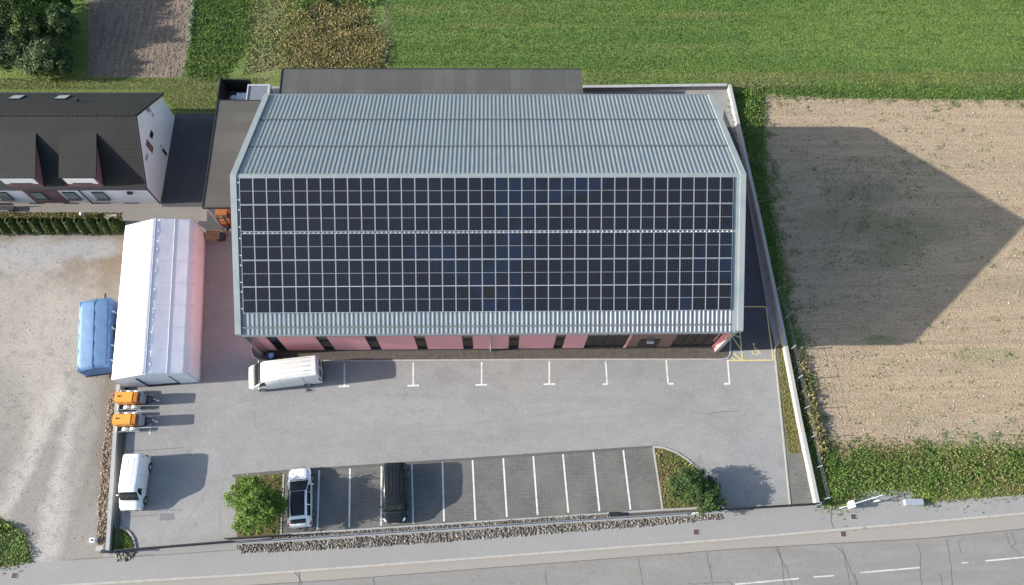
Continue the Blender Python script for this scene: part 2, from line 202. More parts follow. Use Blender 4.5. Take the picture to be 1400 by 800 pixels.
# ------------------------------------------------------------------ mesh helpers
def link(name, me, m, parent=None, mats=None, smooth=None):
    for x in (mats or [m]): me.materials.append(x)
    o = bpy.data.objects.new(name, me); COL.objects.link(o)
    if parent is not None: o.parent = parent
    if smooth is not None:
        me.polygons.foreach_set('use_smooth', [True]*len(me.polygons)); me.set_sharp_from_angle(angle=math.radians(smooth))
    return o
class MB:
    def __init__(s): s.bm = bmesh.new()
    def poly(s, pts, mi=0):
        f = s.bm.faces.new([s.bm.verts.new(p) for p in pts]); f.material_index = mi; return f
    def box(s, x0, x1, y0, y1, z0, z1, mi=0, mtx=None):
        c = [Vector((x, y, z)) for z in (z0, z1) for y in (y0, y1) for x in (x0, x1)]
        if mtx: c = [mtx @ v for v in c]
        v = [s.bm.verts.new(p) for p in c]
        for q in ((0, 2, 3, 1), (4, 5, 7, 6), (0, 1, 5, 4), (2, 6, 7, 3), (0, 4, 6, 2), (1, 3, 7, 5)):
            f = s.bm.faces.new([v[i] for i in q]); f.material_index = mi
        return s
    def prism(s, pts, z0, z1, mi=0):
        """pts: xy polygon"""
        if sum(a[0]*b[1]-b[0]*a[1] for a, b in zip(pts, pts[1:]+pts[:1])) < 0: pts = pts[::-1]
        lo = [s.bm.verts.new((p[0], p[1], z0)) for p in pts]; hi = [s.bm.verts.new((p[0], p[1], z1)) for p in pts]; n = len(pts)
        s.bm.faces.new(hi).material_index = mi; s.bm.faces.new(lo[::-1]).material_index = mi
        for i in range(n): s.bm.faces.new([lo[i], lo[(i+1) % n], hi[(i+1) % n], hi[i]]).material_index = mi
        return s
    def prismx(s, yz, x0, x1, mi=0):
        """profile in y,z extruded along x"""
        a = [s.bm.verts.new((x0, y, z)) for y, z in yz]; b = [s.bm.verts.new((x1, y, z)) for y, z in yz]; n = len(yz)
        s.bm.faces.new(a).material_index = mi; s.bm.faces.new(b[::-1]).material_index = mi
        for i in range(n): s.bm.faces.new([a[i], b[i], b[(i+1) % n], a[(i+1) % n]]).material_index = mi
        return s
    def tube(s, p, q, r, n=8, r2=None, mi=0):
        p, q = Vector(p), Vector(q); d = (q-p).normalized(); u = d.orthogonal().normalized(); w_ = d.cross(u); r2 = r if r2 is None else r2
        a = [s.bm.verts.new(p+(u*math.cos(t)+w_*math.sin(t))*r) for t in [2*math.pi*i/n for i in range(n)]]
        b = [s.bm.verts.new(q+(u*math.cos(t)+w_*math.sin(t))*r2) for t in [2*math.pi*i/n for i in range(n)]]
        for i in range(n): s.bm.faces.new([a[i], a[(i+1) % n], b[(i+1) % n], b[i]]).material_index = mi
        s.bm.faces.new(a[::-1]).material_index = mi; s.bm.faces.new(b).material_index = mi
        return s
    def line(s, pts, wd, z0, z1, mi=0):
        """ribbon of constant width along an xy polyline, extruded z0..z1"""
        P = [Vector(p[:2]) for p in pts]; L_, R_ = [], []
        for i, p in enumerate(P):
            d = (P[min(i+1, len(P)-1)]-P[max(i-1, 0)]).normalized(); n = Vector((-d.y, d.x)); wv = wd if not isinstance(wd, list) else wd[i]
            L_.append(p+n*wv/2); R_.append(p-n*wv/2)
        for i in range(len(P)-1): s.prism([tuple(L_[i]), tuple(R_[i]), tuple(R_[i+1]), tuple(L_[i+1])], z0, z1, mi)
        return s
    def build(s, name, m, parent=None, mats=None, bevel=0, smooth=None):
        bmesh.ops.recalc_face_normals(s.bm, faces=s.bm.faces)
        if bevel: bmesh.ops.bevel(s.bm, geom=s.bm.edges[:], offset=bevel, segments=2, affect='EDGES', clamp_overlap=True)
        me = bpy.data.meshes.new(name); s.bm.to_mesh(me); s.bm.free()
        return link(name, me, m, parent, mats, smooth if smooth is not None else (35 if bevel else None))
def tag(o, label=None, cat=None, group=None, kind=None):
    if label: o['label'] = label
    if cat: o['category'] = cat
    if group: o['group'] = group
    if kind: o['kind'] = kind
    return o
def thing(name, label, cat, loc=(0, 0, 0), rz=0, group=None):
    o = bpy.data.objects.new(name, None); COL.objects.link(o); o.location = loc; o.rotation_euler = (0, 0, rz); return tag(o, label, cat, group)
def copy_tree(o, parent=None):
    c = o.copy(); COL.objects.link(c); c.parent = parent
    for ch in list(o.children): copy_tree(ch, c)
    return c
def px(pts, z=0): return [tuple(at(u, v, z))[:2] for u, v in pts]
def slab(name, pts, z, m, t=.3, kind='structure'):
    return tag(MB().prism(pts, z-t, z).build(name, m), kind=kind)
def inpoly(P, poly):
    x, y = P[:, 0], P[:, 1]; ins = np.zeros(len(P), bool); n = len(poly)
    for i in range(n):
        x1, y1 = poly[i]; x2, y2 = poly[(i+1) % n]
        c = ((y1 > y) != (y2 > y)) & (x < (x2-x1)*(y-y1)/((y2-y1) or 1e-9)+x1); ins ^= c
    return ins
def scatter(poly, n):
    poly = [tuple(p[:2]) for p in poly]; a = np.array(poly); lo, hi = a.min(0), a.max(0); out = np.zeros((0, 2))
    while len(out) < n:
        P = rng.random((n, 2))*(hi-lo)+lo; out = np.vstack([out, P[inpoly(P, poly)]])
    return out[:n]
def leaves(name, C, size, m, parent=None, up=.5, aspect=.7, out=None):
    """one mesh of many small bent leaf faces at the points C; normals biased up and along out"""
    n = len(C); nr = rng.normal(size=(n, 3)); nr[:, 2] = np.abs(nr[:, 2])+up
    if out is not None: nr += out*1.0
    nr /= np.linalg.norm(nr, axis=1)[:, None]
    t = np.cross(nr, rng.normal(size=(n, 3))); t /= np.linalg.norm(t, axis=1)[:, None]; b = np.cross(nr, t)
    s = (size*(.6+.8*rng.random(n)))[:, None] if np.isscalar(size) else (size*(.6+.8*rng.random(n)))[:, None]
    V = np.empty((n, 4, 3)); V[:, 0] = C-t*s*.5; V[:, 1] = C+b*s*aspect*.5-nr*s*.12; V[:, 2] = C+t*s*.5; V[:, 3] = C-b*s*aspect*.5-nr*s*.12
    me = bpy.data.meshes.new(name); me.vertices.add(4*n); me.vertices.foreach_set('co', V.reshape(-1)); me.loops.add(4*n)
    me.loops.foreach_set('vertex_index', np.arange(4*n)); me.polygons.add(n); me.polygons.foreach_set('loop_start', np.arange(n)*4)
    me.polygons.foreach_set('loop_total', np.full(n, 4)); me.update(); me.validate()
    return link(name, me, m, parent)
def blobs_pts(blobs, n, shell=.55):
    """blobs: (x,y,z,rx,ry,rz)"""
    B = np.array(blobs, float); vol = B[:, 3]*B[:, 4]+.3; idx = rng.choice(len(B), n, p=vol/vol.sum())
    d = rng.normal(size=(n, 3)); d /= np.linalg.norm(d, axis=1)[:, None]; r = (shell+(1-shell)*rng.random(n)**.7)[:, None]
    r *= (1+.16*np.sin(d[:, :1]*7+idx[:, None])*np.cos(d[:, 1:2]*6+idx[:, None]*2))
    return B[idx, :3]+d*r*B[idx, 3:], d
def tree(name, label, cat, x, y, h, rad, m, nleaf, leaf=.2, group=None, nb=12, squash=.8, trunk=.12, seed=0, low=.25):
    rr = random.Random(seed); t = thing(name, label, cat, (x, y, 0), 0, group)
    bl = []; tm = MB(); top = (rr.uniform(-.1, .1), rr.uniform(-.1, .1), h*.62)
    tm.tube((0, 0, -.1), (top[0]*.5, top[1]*.5, h*.3), trunk, 8, trunk*.8); tm.tube((top[0]*.5, top[1]*.5, h*.3), top, trunk*.8, 8, trunk*.35)
    for i in range(nb):
        a = i*2.399+rr.uniform(-.3, .3); q = math.sqrt((i+.4)/nb); d = rad*.72*q; zz = h*(low+(1-low)*(.82-.5*q*q))+rr.uniform(-.08, .08)*h
        r = rad*rr.uniform(.30, .46); c = (d*math.cos(a), d*math.sin(a), zz)
        bl.append((*c, r, r*rr.uniform(.85, 1.1), r*squash)); tm.tube((top[0]*.6, top[1]*.6, h*rr.uniform(.25, .5)), c, trunk*.35, 5, trunk*.12)
    tm.build('trunk', M['bark'], t)
    C, d = blobs_pts(bl, nleaf, .4); nc = int(26*rad); K, kd = blobs_pts(bl, nc, .8); q = rng.integers(0, nc, int(nleaf*.62))
    sg = (.10+.16*rng.random(nc))[q][:, None]*max(.6, rad*.5); n2 = len(q); nrm = rng.normal(size=(n2, 3)); C[:n2] = K[q]+kd[q]*.10*rad*.5+nrm*sg; d[:n2] = .6*kd[q]+.5*nrm; C[:, 2] = np.maximum(C[:, 2], .12)
    leaves('crown', C, leaf*(.6+.8*rng.random(len(C))), M[m], t, out=d*.8); return t
def rocks(name, P, smin, smax, m, flat=.7, zoff=0, kind='stuff', label=None):
    """irregular little stones at the points P as one mesh"""
    n = len(P); base = np.array([(1, 0, 0), (-1, 0, 0), (0, 1, 0), (0, -1, 0), (0, 0, 1), (0, 0, -1)], float)
    F_ = np.array([(0, 2, 4), (2, 1, 4), (1, 3, 4), (3, 0, 4), (2, 0, 5), (1, 2, 5), (3, 1, 5), (0, 3, 5)])
    s = (smin+(smax-smin)*rng.random(n)**2)[:, None, None]/2; V = base[None]*s*(.6+.8*rng.random((n, 6, 1))); V[:, :, 2] *= flat
    a = rng.random(n)*6.28; ca, sa = np.cos(a)[:, None], np.sin(a)[:, None]; X = V[:, :, 0]*ca-V[:, :, 1]*sa; Y = V[:, :, 0]*sa+V[:, :, 1]*ca
    V[:, :, 0] = X+P[:, 0:1]; V[:, :, 1] = Y+P[:, 1:2]; V[:, :, 2] += zoff+s[:, :, 0]*flat*.35
    F2 = (F_[None]+np.arange(n)[:, None, None]*6).reshape(-1)
    me = bpy.data.meshes.new(name); me.vertices.add(6*n); me.vertices.foreach_set('co', V.reshape(-1)); me.loops.add(24*n); me.loops.foreach_set('vertex_index', F2)
    me.polygons.add(8*n); me.polygons.foreach_set('loop_start', np.arange(8*n)*3); me.polygons.foreach_set('loop_total', np.full(8*n, 3)); me.update(); me.validate()
    o = link(name, me, m); return tag(o, label, kind=kind)
# ================================================================== SETTING
def road_y(pts, xs):  # not used for drawing, keeps the world outline of the kerb
    return pts
kerbp = px([(-900, 838), (-300, 824), (0, 806), (146, 797), (350, 785), (650, 763), (1000, 737), (1400, 702), (1700, 674), (2300, 610)])
x0k, y0k = kerbp[0]; x1k, y1k = kerbp[-1]
slab('ground', [(-1500, -1500), (1500, -1500), (1500, 1500), (-1500, 1500)], -.17, M['meadow'], .5)
slab('meadow', kerbp + [(x1k+60, 260), (x0k-60, 260)], -.006, M['meadow'], .4)
slab('sidewalk', kerbp + px([(2300, 590), (1700, 655), (1400, 677), (1160, 690), (1116, 686), (400, 731), (150, 752), (140, 764), (0, 772), (-300, 786), (-900, 815)]), .005, M['sidewalk'])
# road: asphalt carriageway a kerb's height below, tan gutter strip
off = lambda pts, d: [(x, y-d) for x, y in pts]
slab('gutter', kerbp + off(kerbp, 1.35)[::-1], -.10, M['gutter'], .2)
joint = px([(-900, 862), (-300, 845), (0, 826), (300, 803), (457, 793), (650, 778), (1000, 751), (1140, 743), (1268, 736), (1400, 723), (1700, 693), (2300, 630)])
slab('road', joint + [(joint[-1][0], joint[-1][1]-9), (joint[0][0], joint[0][1]-9)], -.096, M['road'], .2)
tag(MB().line(kerbp, .17, -.2, .03).build('kerb', M['kerb']), kind='structure')
tag(MB().line(joint, .05, -.13, -.092).build('road_joint', M['crack']), kind='structure')
cr = MB(); rr = random.Random(5)
def crack(pts, wd=.045):
    P = px(pts); out = []
    for a, b in zip(P, P[1:]):
        n = max(2, int(math.dist(a, b)/.22))
        for i in range(n): t = i/n; out.append((a[0]+(b[0]-a[0])*t+rr.uniform(-.05, .05), a[1]+(b[1]-a[1])*t+rr.uniform(-.05, .05)))
    out.append(P[-1]); cr.line(out, [wd*rr.uniform(.5, 1.4) for _ in out], -.094, -.090)
for c in ([(966, 756), (974, 790), (976, 830)], [(940, 798), (1000, 797), (1012, 812)], [(1062, 746), (1068, 762), (1078, 784), (1092, 830)], [(1057, 748), (1064, 756), (1068, 762)], [(1068, 762), (1072, 790), (1076, 820)], [(1142, 744), (1154, 758), (1160, 785), (1170, 830)],
          [(1150, 746), (1158, 764), (1172, 800)], [(1253, 742), (1260, 756), (1258, 780), (1266, 830)], [(1295, 737), (1300, 765), (1306, 830)], [(1311, 738), (1315, 756)], [(1376, 728), (1382, 745), (1398, 760), (1420, 770)], [(1384, 727), (1390, 742), (1384, 748)],
          [(1286, 783), (1292, 810)], [(1170, 785), (1176, 815)], [(872, 763), (880, 800)], [(745, 780), (748, 800), (742, 820)], [(398, 775), (412, 795), (408, 812)], [(410, 778), (408, 800)], [(511, 790), (512, 810)]): crack(c)
tag(cr.build('road_cracks', M['crack']), kind='structure')
cr2 = MB(); cr = cr2
P_ = px([(1137, 697), (1136, 712), (1140, 724)]); cr2.line(P_, .05, 0, .0145)
for c in (px([(160, 763), (320, 752), (400, 742)]), px([(100, 765), (150, 762), (210, 758)]), px([(172, 617), (210, 615), (250, 612)]), px([(180, 706), (215, 704)]), px([(968, 566), (985, 563), (1010, 562)]), px([(205, 698), (248, 697)])): cr2.line(c, .04, 0, .0145)
tag(cr2.build('pavement_joint', M['crack']), kind='structure')
for a, b, wd, mm in (((1005, 799), (1092, 791), .11, 'road_line'), ((1176, 783), (1258, 776), .11, 'road_line'), ((1347, 767), (1430, 759), .11, 'road_line'), ((835, 814), (915, 808), .11, 'road_line'), ((1112, 789), (1140, 787), .09, 'worn_line'), ((1315, 770), (1324, 769), .09, 'worn_line'), ((1500, 752), (1590, 743), .11, 'road_line')):
    tag(MB().line(px([a, b], -.1), wd, -.12, -.0905).build('road_marking', M[mm]), kind='structure')
# gravel yard, lot, field, garden
LOT = px([(152, 758), (163, 600), (172, 300), (330, 292), (372, 118), (996, 119), (1115, 692), (400, 737)])
slab('gravel_yard', px([(-900, 330), (0, 317), (172, 316), (180, 500), (164, 600), (150, 765), (0, 775), (-300, 789), (-900, 818)]), .001, M['gravel'])
slab('yard_asphalt', LOT, .009, M['asphalt'])
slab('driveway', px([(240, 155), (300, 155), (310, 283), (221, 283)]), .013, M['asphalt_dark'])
slab('annex_apron_shade_tone', px([(283, 270), (335, 270), (335, 318), (283, 316), (270, 306), (272, 302), (283, 303)]), .016, M['asphalt_dark'])  # dark asphalt floor whose colour also paints in shade under the annex roof
slab('side_driveway_shade_tone', px([(990, 150), (1010, 200), (1050, 430), (1061, 478), (985, 479), (970, 300)]), .013, M['asphalt_dark'])  # dark asphalt, also painting in the warehouse shade; front edge follows its shadow
slab('footpath', px([(-300, 279), (0, 277), (222, 277), (330, 277), (330, 306), (270, 303), (170, 303), (165, 293), (0, 292), (-300, 293)]), .011, M['path'])
slab('field', px([(1046, 128), (1130, 134), (1400, 137), (1900, 142), (2100, 560), (1400, 616), (1240, 612), (1150, 640), (1110, 600), (1075, 420), (1042, 230)]), .006, M['field'])
slab('garden_plot', px([(122, -60), (274, -60), (262, 40), (250, 106), (120, 105)]), .006, M['garden_soil'])
slab('asphalt_patch', px([(219, 702), (238, 702), (239, 711), (218, 712)]), .013, M['patch'])
slab('asphalt_patch', px([(417, 532), (430, 531), (431, 536), (418, 537)]), .013, M['patch'])
slab('verge_ground', px([(1150, 640), (1400, 612), (1900, 570), (1900, 640), (1400, 677), (1160, 692), (1115, 692), (1095, 620)]), .010, M['lawn'])
slab('gravel_pad', px([(1170, 676), (1190, 670), (1245, 670), (1258, 690), (1160, 694)]), .013, M['sidewalk'])
slab('corner_lawn', px([(-900, 700), (-20, 700), (0, 706), (34, 730), (46, 768), (0, 776), (-900, 816)]), .009, M['lawn'])
# paved bays
BAY = px([(388, 645), (893, 611.5), (906, 697), (384, 731)])
slab('paved_bays', BAY, .013, M['paver'])
tag(MB().line(px([(318, 651), (388, 644.5), (893, 611)]), .22, -.1, .022).build('bay_edge_strip', M['crack']), kind='structure')  # dark ribbon along the upper edge of tree bed and bays
tag(MB().line(px([(388, 648), (384, 731)]), .12, -.1, .05).build('bay_kerb', M['kerb']), kind='structure')
tag(MB().line(px([(893, 611), (906, 697)]), .14, -.1, .05).build('bay_kerb', M['kerb']), kind='structure')
tag(MB().line(px([(384, 731), (906, 697), (985, 693)]), .12, -.1, .04).build('bay_kerb', M['kerb_grey']), kind='structure')
for i, (a, b) in enumerate((((436.5, 642), (434, 723)), ((478.5, 640), (477.5, 721)), ((521.5, 637), (521, 719)), ((563, 634), (565, 716)), ((605, 631.5), (607, 713)), ((646, 628.5), (650, 711)), ((688, 626), (693, 707)), ((729, 622.5), (735, 704)), ((769.5, 620), (777, 701)), ((811, 617.5), (819.5, 699)), ((852, 615), (862, 697)))):
    tag(MB().line(px([a, b]), .13, 0, .018).build('bay_marking', M['white_line']), kind='structure')
for x, y0, y1, fx0, fx1 in ((471, 497, 528.5, 463, 478), (565, 496, 527.5, 557, 573), (658.5, 495, 526.5, 650, 666), (751, 494, 525.5, 743, 759), (829, 494, 525.5, 824, 831.5), (912, 492, 525, 913.5, 921), (996, 492, 525, 990, 998.5)):
    d = {829: 2, 912: 2.5, 996: 2.5}.get(int(x), 0)
    m = MB(); m.line(px([(x-d/2, y0), (x+d/2, y1-1)]), .13, .004, .0135); m.line(px([(fx0, y1), (fx1, y1-.4)]), .14, .004, .0175); tag(m.build('parking_marking', M['white_line']), kind='structure')
m = MB(); m.line(px([(206, 578), (204.5, 594)]), .13, .004, .0135); m.line(px([(170, 589), (204, 584.5)]), .12, .004, .0175); tag(m.build('parking_marking', M['worn_line']), kind='structure')
# yellow bay
m = MB(); k = 0
for a, b in (((1017, 419.5), (1047.5, 419.5)), ((1047.5, 419.5), (1057, 492.5)), ((1057, 492.5), (995, 493)), ((1011, 450), (1015, 492.5)), ((1002, 462), (1013, 478)), ((999, 456), (1012, 462)), ((1003, 483), (1013, 492)), ((1001, 489), (1006, 493))):
    m.line(px([a, b]), .10, .006, .016+.0008*k); k += 1
tag(m.build('yellow_bay_marking', M['yellow_line']), kind='structure')
# wheelchair-like symbol painted in the yellow bay
m = MB(); c0 = at(1032.5, 481); pts = [(c0.x+.34*math.cos(t), c0.y-.12+.32*math.sin(t)) for t in np.linspace(math.radians(150), math.radians(380), 14)]
m.line(pts, .09, .006, .0165); m.line([(c0.x-.05, c0.y+.5), (c0.x, c0.y+.05), (c0.x+.35, c0.y), (c0.x+.55, c0.y-.35)], .09, .006, .0175); m.line([(c0.x-.02, c0.y+.28), (c0.x+.28, c0.y+.26)], .08, .006, .0185)
m.prism([(c0.x-.05+.12*math.cos(t), c0.y+.72+.12*math.sin(t)) for t in np.linspace(0, 6.28, 11)[:-1]], .006, .0195)
for v in m.bm.verts: v.co.x = c0.x+(v.co.x-c0.x)*.8; v.co.y = c0.y+.1+(v.co.y-c0.y)*.8
tag(m.build('wheelchair_marking', M['yellow_line']), kind='structure')
# kerbs in the yard
tag(MB().line(px([(985, 491.5), (800, 491.5), (372, 494), (356, 493), (347, 489), (343, 480), (343, 468)]), .13, -.1, .07).build('planter_kerb', M['kerb']), kind='structure')
tag(MB().line(px([(985, 491.5), (994, 490), (998, 485), (998.5, 465), (999, 458)]), .13, -.1, .0725).build('planter_kerb', M['kerb_grey']), kind='structure')
slab('planter_bed', px([(345, 472), (347, 488), (357, 492.5), (372, 493), (800, 491), (990, 490.5), (997, 487), (998, 470), (990, 470)]), .03, M['soil_dark'])
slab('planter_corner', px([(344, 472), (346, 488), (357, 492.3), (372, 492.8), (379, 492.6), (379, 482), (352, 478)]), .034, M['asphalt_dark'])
tag(MB().line(px([(1056, 700-8), (1080, 690)][1:]+[(1067, 560), (1059, 482), (1060, 474), (1065, 468)]), .12, -.1, .06).build('lawn_kerb', M['kerb']), kind='structure')
slab('lawn_strip', px([(1062, 474), (1069, 468), (1096, 620), (1077, 620), (1069, 560)]), .02, M['lawn'])
slab('paver_strip', px([(1077, 620), (1096, 620), (1111, 689), (1081, 690)]), .018, M['paver'])
arc = [(150+4, 719+2)]+[(180-30*math.cos(t)*1.0+(-2), 750-30*math.sin(t)) for t in np.linspace(1.5, 2.9, 8)]
arc = [(158, 720), (168, 722), (177, 728), (183, 737), (185.5, 750)]
slab('corner_bed', px([(155, 718)]+arc+[(152, 754)]), .03, M['bark_mulch'])
tag(MB().line(px(arc), .14, -.1, .09).build('bed_kerb', M['kerb']), kind='structure')
slab('tree_bed', px([(322, 652), (387, 646), (383, 732), (324, 737)]), .02, M['bark_mulch'])
arc2 = [(893, 611), (908, 612.5), (925, 619), (940, 629), (955, 642), (968, 658), (978, 675), (985, 692)]
slab('shrub_bed', px(arc2+[(906, 697)]), .02, M['bark_mulch'])
tag(MB().line(px(arc2), .14, -.1, .07).build('bed_kerb', M['kerb']), kind='structure')
# rubble strips on both sides of the fence
pA = px([(384, 733), (906, 699), (985, 695), (985, 699), (880, 707), (640, 723), (400, 739), (330, 742)])
rocks('rubble_strip', scatter(px([(352, 735), (384, 732.5), (640, 715.5), (838, 701.5), (838, 706), (640, 720), (400, 737)]), 1700), .06, .20, M['stone_mix'])
pB = px([(322, 746), (400, 742), (640, 726), (900, 709), (985, 703), (988, 709), (900, 717.5), (640, 738), (500, 748), (330, 756)])
slab('rubble_bed', pB, .016, M['soil_dark'], .2); slab('rubble_bed', pA, .016, M['soil_dark'], .2)
rocks('rubble_strip', scatter(pB, 4600), .07, .25, M['stone_mix'])
rocks('rubble_strip', scatter(px([(158, 757), (184, 755), (183, 764), (160, 768)]), 70), .12, .34, M['stone_mix'])
slab('wall_soil', px([(151, 536), (163, 536), (153, 640), (147, 748), (131, 748), (137, 640)]), .012, mat('wall_soil', (.19, .145, .10), [(1.1, 6, .45, .6, (.26, .22, .18), .8, I1), (5, 6, .5, .65, (.09, .075, .05), .7, I1)], rough=1, bump=(7, 7, .9, .08)))
rocks('rubble_strip', scatter(px([(150, 540), (160, 540), (150, 700), (145, 745), (132, 745), (138, 640)]), 750), .06, .26, M['stone_brown'])
rocks('field_stones', scatter(px([(1050, 135), (1500, 140), (1500, 605), (1120, 600), (1080, 420)]), 260), .05, .18, M['stone_pale'])
fpoly = px([(1050, 130), (1500, 135), (1560, 605), (1115, 610), (1080, 420)])
P = scatter(fpoly, 17000); P[:11000, 1] = np.round(P[:11000, 1]/.72)*.72+rng.normal(size=11000)*.13; rocks('field_clods', P, .04, .17, M['clod'], .5)
c_ = scatter(px([(1060, 150), (1500, 160), (1500, 595), (1120, 590)]), 210); c_ = np.vstack([c_, scatter(px([(1110, 210), (1260, 220), (1270, 370), (1130, 370)]), 110)]); P = np.repeat(c_, 9, 0)+rng.normal(size=(len(c_)*9, 2))*np.array([.34, .16])
tag(leaves('field_weeds', np.column_stack([P, .02+.07*rng.random(len(P))]), .13, M['weed_deep'], up=.8), kind='stuff')
P = scatter(px([(122, -40), (262, -40), (252, 40), (244, 104), (122, 104)]), 5200); P[:3800, 0] = np.round(P[:3800, 0]/.62)*.62+rng.normal(size=3800)*.09; rocks('garden_clods', P, .04, .20, mat('garden_clod', (.20, .16, .125), rough=1, island=.35), .6)
rocks('gravel_stones', scatter(px([(-60, 320), (165, 320), (160, 520), (140, 740), (-60, 770)]), 3500), .03, .08, M['stone_mix'])
# ---- grass and weeds
def tufts(name, poly, n, size, m, h=0.0, hv=.05, up=.5, hum=0, jit=0):
    P = scatter(poly, n); P = P+rng.normal(size=P.shape)*jit; z = h+hv*rng.random(n)
    if hum: z = z+hum*(.5+.5*np.sin(P[:, 0]*1.3+2*np.sin(P[:, 1]*.9))*np.cos(P[:, 1]*1.7+P[:, 0]*.4))*rng.random(n)**.5
    return tag(leaves(name, np.column_stack([P, z]), size, M[m], up=up), kind='stuff')
tufts('meadow_grass', px([(528, -40), (1500, -40), (1500, 118), (1000, 122), (996, 116), (798, 116), (798, 92), (530, 90)]), 90000, .12, 'grass_blade', -.01, .06, jit=.15, up=.8)
tufts('meadow_grass', px([(272, -40), (342, -40), (340, 60), (306, 106), (252, 106), (268, 20)]), 14000, .15, 'grass_blade', .0, .14, jit=.25)
tufts('lawn_grass', px([(-60, 107), (370, 107), (300, 154), (240, 152), (212, 122), (-60, 122)]), 12000, .10, 'grass_blade_dry', -.01, .035)
tufts('dry_grass', px([(342, -40), (392, -40), (390, 92), (330, 104), (340, 60)]), 2600, .2, 'grass_blade_dry', .0, .08)
tufts('dry_grass', px([(1000, 118), (1500, 122), (1500, 136), (1130, 133), (1040, 130)]), 7000, .13, 'grass_blade', .0, .10, jit=.35, up=.8)
tufts('dry_grass', px([(1000, 100), (1500, 100), (1500, 112), (1000, 114)]), 1800, .12, 'grass_blade_dry', -.01, .04, jit=.3)
tufts('tall_dry_weeds', px([(402, 20), (440, 0), (490, 4), (522, 60), (522, 93), (394, 93), (390, 60)]), 17000, .17, 'weed_dry', .0, .18, hum=.38, jit=.45)
tufts('tall_dry_weeds', px([(388, -30), (405, -30), (420, 60), (420, 93), (388, 92)]), 3200, .17, 'weed_green', .0, .15, hum=.3, jit=.35)
tufts('tall_green_weeds', px([(400, -60), (530, -60), (510, 10), (440, 6), (404, 20)]), 4500, .22, 'weed_deep', .0, .3, hum=.8, jit=.3)
tufts('wall_weeds', px([(1000, 125), (1040, 128), (1046, 230), (1078, 420), (1100, 540), (1118, 600), (1150, 640), (1140, 690), (1128, 690), (1070, 420), (1022, 230)]), 11000, .17, 'weed_deep', .0, .12, hum=.25, jit=.35)
tufts('wall_weeds', px([(1004, 128), (1032, 128), (1034, 170), (1018, 190)]), 1500, .17, 'weed_deep', .0, .2, hum=.3, jit=.3)
tufts('dry_wall_weeds', px([(1080, 480), (1092, 480), (1122, 600), (1124, 640), (1112, 600)]), 1500, .2, 'weed_dry', .05, .25, hum=.35, jit=.25)
tufts('roadside_weeds', px([(1118, 590), (1150, 625), (1200, 618), (1250, 614), (1400, 616), (1560, 600), (1560, 648), (1400, 668), (1290, 676), (1268, 686), (1250, 672), (1190, 670), (1170, 680), (1130, 692), (1126, 640)]), 26000, .14, 'weed_green', -.03, .09, hum=.14, jit=.4, up=1.3)
tufts('roadside_weeds', px([(1126, 640), (1180, 625), (1400, 625), (1560, 610), (1560, 640), (1400, 655), (1280, 668), (1200, 662), (1134, 690)]), 5000, .14, 'weed_deep', .0, .10, hum=.15, jit=.9, up=1.2)
c_ = scatter(px([(1130, 600), (1200, 622), (1400, 620), (1560, 605), (1560, 640), (1400, 660), (1290, 670), (1190, 664), (1135, 685)]), 150); P = np.repeat(c_, 45, 0)+rng.normal(size=(150*45, 2))*.28
tag(leaves('roadside_weeds', np.column_stack([P, .05+.26*rng.random(len(P))]), .15, M['weed_deep'], up=.9), kind='stuff')
c_ = scatter(px([(1130, 600), (1220, 618), (1400, 622), (1560, 605), (1560, 630), (1400, 650), (1190, 650)]), 70); P = np.repeat(c_, 40, 0)+rng.normal(size=(70*40, 2))*.4
tag(leaves('roadside_weeds', np.column_stack([P, .03+.2*rng.random(len(P))]), .14, M['weed_dry'], up=.9), kind='stuff')
tufts('verge_grass', px([(1270, 688), (1400, 668), (1560, 650), (1560, 664), (1400, 675), (1270, 690)]), 700, .14, 'grass_blade_dry', .0, .05)
tufts('corner_weeds', px([(-120, 716), (0, 714), (30, 728), (42, 766), (0, 772), (-120, 780)]), 8000, .15, 'weed_deep', .0, .12, hum=.22, jit=.25, up=1)
tufts('corner_weeds', px([(-120, 710), (0, 711), (22, 720), (0, 730), (-120, 730)]), 800, .22, 'weed_green', .05, .2, hum=.3)
tufts('strip_grass', px([(1063, 476), (1068, 470), (1095, 619), (1078, 619), (1070, 560)]), 1600, .11, 'grass_blade_dry', .02, .04)
tufts('bed_plants', px([(156, 720), (168, 723), (182, 738), (184, 750), (153, 753)]), 900, .14, 'weed_deep', .03, .12)
tufts('bed_plants', px([(895, 614), (925, 621), (955, 644), (982, 690), (908, 695)]), 1100, .14, 'weed_green', .02, .10)
tufts('bed_plants', px([(324, 654), (384, 648), (381, 728), (326, 733)]), 800, .16, 'weed_deep', .02, .12)
tufts('field_weeds', px([(1060, 140), (1500, 150), (1500, 600), (1120, 590)]), 1100, .13, 'weed_green', .02, .05)
for A, B, n in (((1046, 132), (1500, 140), 110), ((1050, 180), (1085, 430), 60), ((1085, 430), (1125, 600), 60), ((1150, 612), (1500, 600), 120)):
    a, b = at(*A), at(*B); t_ = rng.random(n); c_ = np.column_stack([a.x+(b.x-a.x)*t_, a.y+(b.y-a.y)*t_])+rng.normal(size=(n, 2))*.55; P = np.repeat(c_, 16, 0)+rng.normal(size=(n*16, 2))*.2
    tag(leaves('field_edge_weeds', np.column_stack([P, .02+.10*rng.random(len(P))]), .13, M['weed_deep'], up=1), kind='stuff')
tm_ = MB(); k = 0
